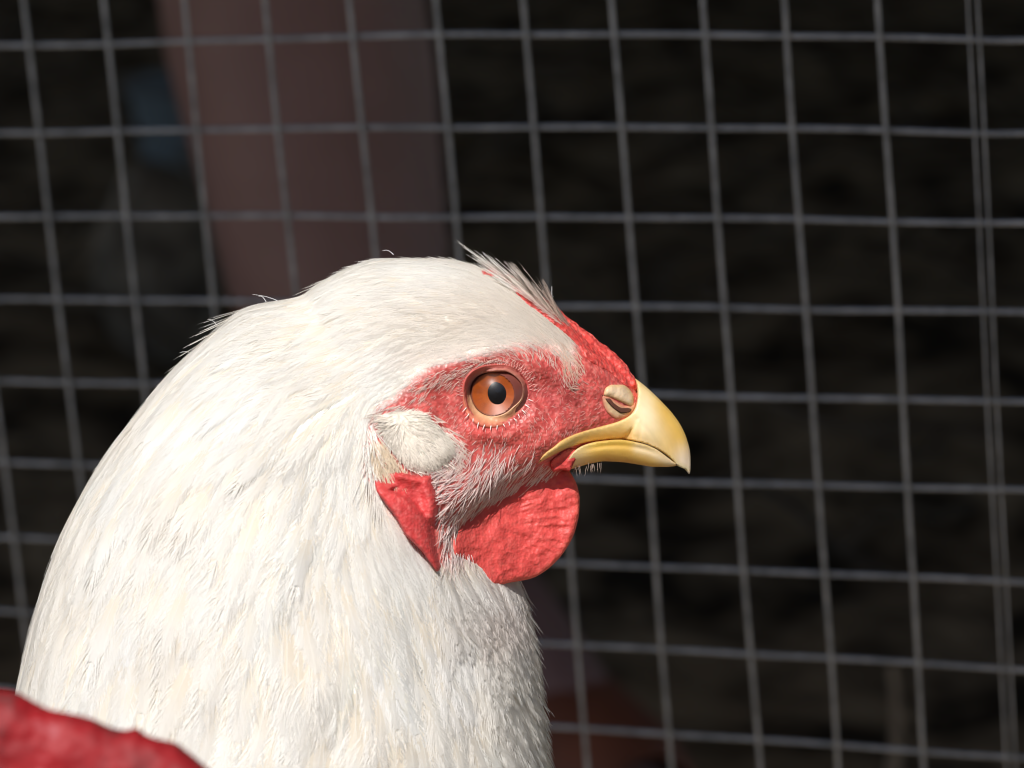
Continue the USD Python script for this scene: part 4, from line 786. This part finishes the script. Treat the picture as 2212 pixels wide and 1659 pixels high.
def on(p): return np.column_stack([p, sy(p)])
parts = []
p = scatter(facep, 7.4, 301, not_eye); parts.append(hairs(on(p), flow(p[:, 0], p[:, 1], hf, 30), 12, .62, 1, lift=.35, colr=(.80, .47, .42)))
ckd = lambda x, y: (smoothstep(960, 1040, y + (1180 - x) * .25) * not_eye(x, y)).clip(0, 1)
p = scatter(facep, 6.0, 302, ckd); parts.append(hairs(on(p), flow(p[:, 0], p[:, 1], hf, 30), 34, .95, 2, lift=.30, colr=(.84, .66, .62)))
p = scatter(facep, 12, 303, lambda x, y: ckd(x, y) * smoothstep(1000, 1060, y)); parts.append(hairs(on(p), flow(p[:, 0], p[:, 1], hf, 30), 52, 1.05, 3, lift=.36, curl=.6, colr=(.86, .74, .71)))
browd = lambda x, y: (smoothstep(35, 5, segd(x, y, [(915, 835), (1000, 795), (1080, 772), (1150, 765), (1215, 790), (1240, 830)]))) * not_eye(x, y)
p = scatter(facep, 5.2, 304, browd); parts.append(hairs(on(p), flow(p[:, 0], p[:, 1], hf, 30), 24, .75, 4, lift=.25, colr=(.80, .62, .55)))
p = scatter([(1222, 760), (1258, 775), (1268, 805), (1256, 845), (1236, 850), (1212, 815)], 6.0, 305); parts.append(hairs(on(p), flow(p[:, 0], p[:, 1], hf, 30), 30, .9, 5, lift=.35, colr=(.70, .50, .40)))
p = scatter([(1150, 1030), (1215, 1000), (1222, 1030), (1190, 1055), (1130, 1095), (1060, 1125), (1000, 1180), (975, 1160), (1040, 1090)], 7, 306); parts.append(hairs(on(p) + [0, 0, -8], flow(p[:, 0], p[:, 1], hf, 30), 50, 1.05, 6, lift=.3, curl=.55, colr=(.86, .74, .72)))
addh('face_bristles', parts)
# chin bristles under the beak
p = scatter([(1235, 1000), (1300, 995), (1300, 1002), (1240, 1012)], 5.0, 307); rp = np.column_stack([p, -60 - 30 * rng.random(len(p))])
addh('chin_bristles', [hairs(rp, np.tile([-.1, 1.0, 0.], (len(p), 1)), 18, .55, 7, surface=1, nrm=np.tile([0.2, .3, -.93], (len(p), 1)), lift=.15, colr=(.55, .43, .36))])
# lashes: short stiff white bristles along the lower lid
sel = (deg > 8) & (deg < 165); idx = np.where(sel)[0][::5]; X = EC[0] + (ro * .97)[idx] * np.cos(ang[idx]); Y = EC[1] + (ro * .97)[idx] * np.sin(ang[idx])
dz = rings[5, idx, 2]; rp = np.column_stack([X, Y, dz - 2]); dr = np.column_stack([.35 * np.cos(ang[idx]) + .05, np.sin(ang[idx]) * .6 + .5, 0 * X])
lash = [hairs(rp, dr, 12, 1.25, 8, surface=1, nrm=np.tile([0, -.25, -.97], (len(X), 1)), lift=.5, curl=.2, colr=(.90, .85, .80))]
sel = (deg < -8) | (deg > 172); idx = np.where(sel)[0][::2]; X = np.concatenate([EC[0] + (ro * q_)[idx] * np.cos(ang[idx] + .03 * i_) for i_, q_ in enumerate((.88, 1.0, 1.12))]); Y = np.concatenate([EC[1] + (ro * q_)[idx] * np.sin(ang[idx] + .03 * i_) for i_, q_ in enumerate((.88, 1.0, 1.12))]); idx = np.tile(idx, 3)
rp = np.column_stack([X, Y, sy(np.stack([X, Y], -1)) - 3]); dr = np.column_stack([np.cos(ang[idx]), np.sin(ang[idx]), 0 * X])
lash.append(hairs(rp, dr, 10, .7, 9, surface=1, nrm=np.tile([0, -.3, -.95], (len(X), 1)), lift=.5, curl=.3, colr=(.78, .48, .42)))
addh('eyelashes', lash)
# down on the ear tuft
p = scatter(lobe, 2.9, 308); pgl = Polygon(lobe); dl = _dist(pgl.exterior, _pts(p[:, 0], p[:, 1]))
zf = lobe_front(p[:, 0], p[:, 1], dl); e = 3.0
nx_ = (lobe_front(p[:, 0] + e, p[:, 1], _dist(pgl.exterior, _pts(p[:, 0] + e, p[:, 1]))) - zf) / e; ny_ = (lobe_front(p[:, 0], p[:, 1] + e, _dist(pgl.exterior, _pts(p[:, 0], p[:, 1] + e))) - zf) / e
nr = np.column_stack([nx_, ny_, -np.ones(len(p))]).clip(-1.2, 1.2); nr /= np.linalg.norm(nr, axis=1, keepdims=True)
ef = np.array([(850, 910, -.5, .2), (900, 895, .2, -.1), (920, 930, .75, .55), (960, 960, .75, .65), (880, 960, .35, .9), (930, 1000, .6, .75), (975, 985, .7, .7), (850, 950, -.2, .9)])
dd = flow(p[:, 0], p[:, 1], ef, 30)
cc = [hairs(np.column_stack([p, zf]), dd, 24, 1.0, 10, surface=1, nrm=nr, lift=.22, curl=.6, colr=(.86, .79, .70))]
p = scatter([(812, 930), (835, 935), (850, 960), (872, 990), (895, 1008), (870, 1012), (830, 1005), (815, 985)], 3.4, 309); cc.append(hairs(on(p), np.tile([.28, .96], (len(p), 1)), 46, 1.05, 11, lift=.25, colr=(.76, .62, .46)))
p = scatter([(800, 900), (822, 900), (824, 960), (826, 1020), (845, 1060), (830, 1070), (805, 1010)], 4.2, 310); cc.append(hairs(on(p) + [0, 0, -6], np.tile([.10, .99], (len(p), 1)), 60, 1.1, 12, lift=.15, colr=(.86, .82, .76)))
p = scatter([(820, 890), (880, 868), (920, 880), (900, 888), (850, 886), (830, 905)], 4.0, 311); cc.append(hairs(on(p) + [0, 0, -4], np.tile([-.75, .66], (len(p), 1)), 34, 1.0, 13, lift=.2, colr=(.80, .70, .62)))
p = scatter([(940, 890), (965, 905), (1000, 945), (1010, 975), (990, 1005), (950, 1022), (900, 1022), (940, 1005), (985, 985), (980, 945), (950, 910)], 4.2, 312); cc.append(hairs(on(p) + [0, 0, -3], flow(p[:, 0], p[:, 1], ef, 30), 26, .9, 14, lift=.25, colr=(.82, .66, .58)))
addh('ear_down', cc)
# stray filaments
st = [((620, 660), (545, 636)), ((470, 705), (448, 690)), ((575, 652), (558, 640)), ((420, 768), (388, 762)), ((850, 550), (826, 542)), ((1192, 655), (1192, 618)), ((1190, 658), (1196, 640)), ((235, 990), (225, 985))]
V, F, off = [], [], 0
for a, b in st:
    t = np.linspace(0, 1, 6)[:, None]; a, b = np.array(a, float), np.array(b, float); pp = a + (b - a) * t + np.array([0, -5.]) * np.sin(np.pi * t); v, f = tube_mesh(np.column_stack([pp, np.zeros(6)]), np.linspace(.8, .3, 6), 5); V.append(v); F.append(f + off); off += len(v)
V = np.vstack(V); put(HEN, 'stray_filaments', hen(V), np.vstack(F), M_bristle, tint=np.full((len(V), 3), .85), kind='stuff')

# legs, out of the picture below
M_shank = plain('yellow_shank', (.62, .40, .10), .5)
for s in (-1, 1):
    hip_ = hen([-300, 3300, 330 * s]); ft = np.array([hip_[0] + .02, hip_[1] + .0, .012]); kn_ = np.array([hip_[0] - .012, hip_[1], .075])
    v, f = tube_mesh(np.array([hip_, kn_, ft]), [.016, .008, .007], 12); put(HEN, 'leg', v, f, M_shank)
    for a in (-.5, 0, .5, 3.1):
        e = ft + np.array([math.cos(a) * .055, math.sin(a) * .055, -.006]); v, f = tube_mesh(np.array([ft, (ft + e) / 2 + [0, 0, .003], e]), [.006, .005, .002], 8); put(HEN, 'toe', v, f, M_shank)

# ---------------------------------------------------------------- second chicken in the near left corner: only its comb shows
D2 = .378
c2 = lambda x, y, z: at(x, y, D2 + np.asarray(z, float) * K * D2 / D)
OUT = [(-420, 1560), (-200, 1478), (-60, 1470), (15, 1488), (60, 1494), (95, 1512), (135, 1532), (180, 1541), (225, 1552), (275, 1573), (300, 1577), (322, 1572), (345, 1588), (378, 1598), (405, 1603), (432, 1622), (460, 1645), (485, 1668), (510, 1710), (520, 1760), (500, 1830), (440, 1900), (300, 1960), (0, 2000), (-300, 1960), (-450, 1800)]
OUT = [(x - 28 + (x < 0) * 0, y + 0) for x, y in OUT]
v, f, d = slab(OUT, lambda x, y, d: -70 * rnd(d, 110) + 10 * fbm(np.stack([x / 34, y / 34, 0 * x], -1), 3, 91), lambda x, y, d: 60 * rnd(d, 110), 9)
base2 = c2(-60, 3000, 0); CH = thing('chicken', 'second chicken nearer the camera, only its blurred red comb showing in lower left corner', 'chicken', (base2[0], base2[1], 0))
w = c2(v[:, 0], v[:, 1], v[:, 2]); 
if trimesh.Trimesh(w, f, process=False).volume < 0: f = f[:, ::-1]
put(CH, 'comb', w, f, M_redcomb)
hc = c2(-60, 2080, 0); hv_, hf_ = capsule_body([((hc, .022), (hc + [-.035, 0, -.02], .024)), ((hc + [-.035, 0, -.02], .024), (hc + [-.06, 0, -.10], .035)), ((hc + [-.06, 0, -.10], .035), (hc + [-.12, 0, -.15], .06)), ((hc + [-.12, 0, -.15], .06), (hc + [-.24, 0, -.13], .05))], .008, 10)
put(CH, 'body', hv_, hf_, plain('white_plumage', (.72, .70, .66), .8))
bk_ = hc + [.018, 0, -.004]; v, f = tube_mesh(np.array([bk_, bk_ + [.016, 0, -.003], bk_ + [.028, 0, -.012]]), [.008, .006, .001], 10); put(CH, 'beak', v, f, M_shank)
for s in (-1, 1):
    lt = hc + [-.14, .03 * s, -.17]; v, f = tube_mesh(np.array([lt, [lt[0] + .01, lt[1], .004]]), [.012, .006], 10); put(CH, 'leg', v, f, M_shank)
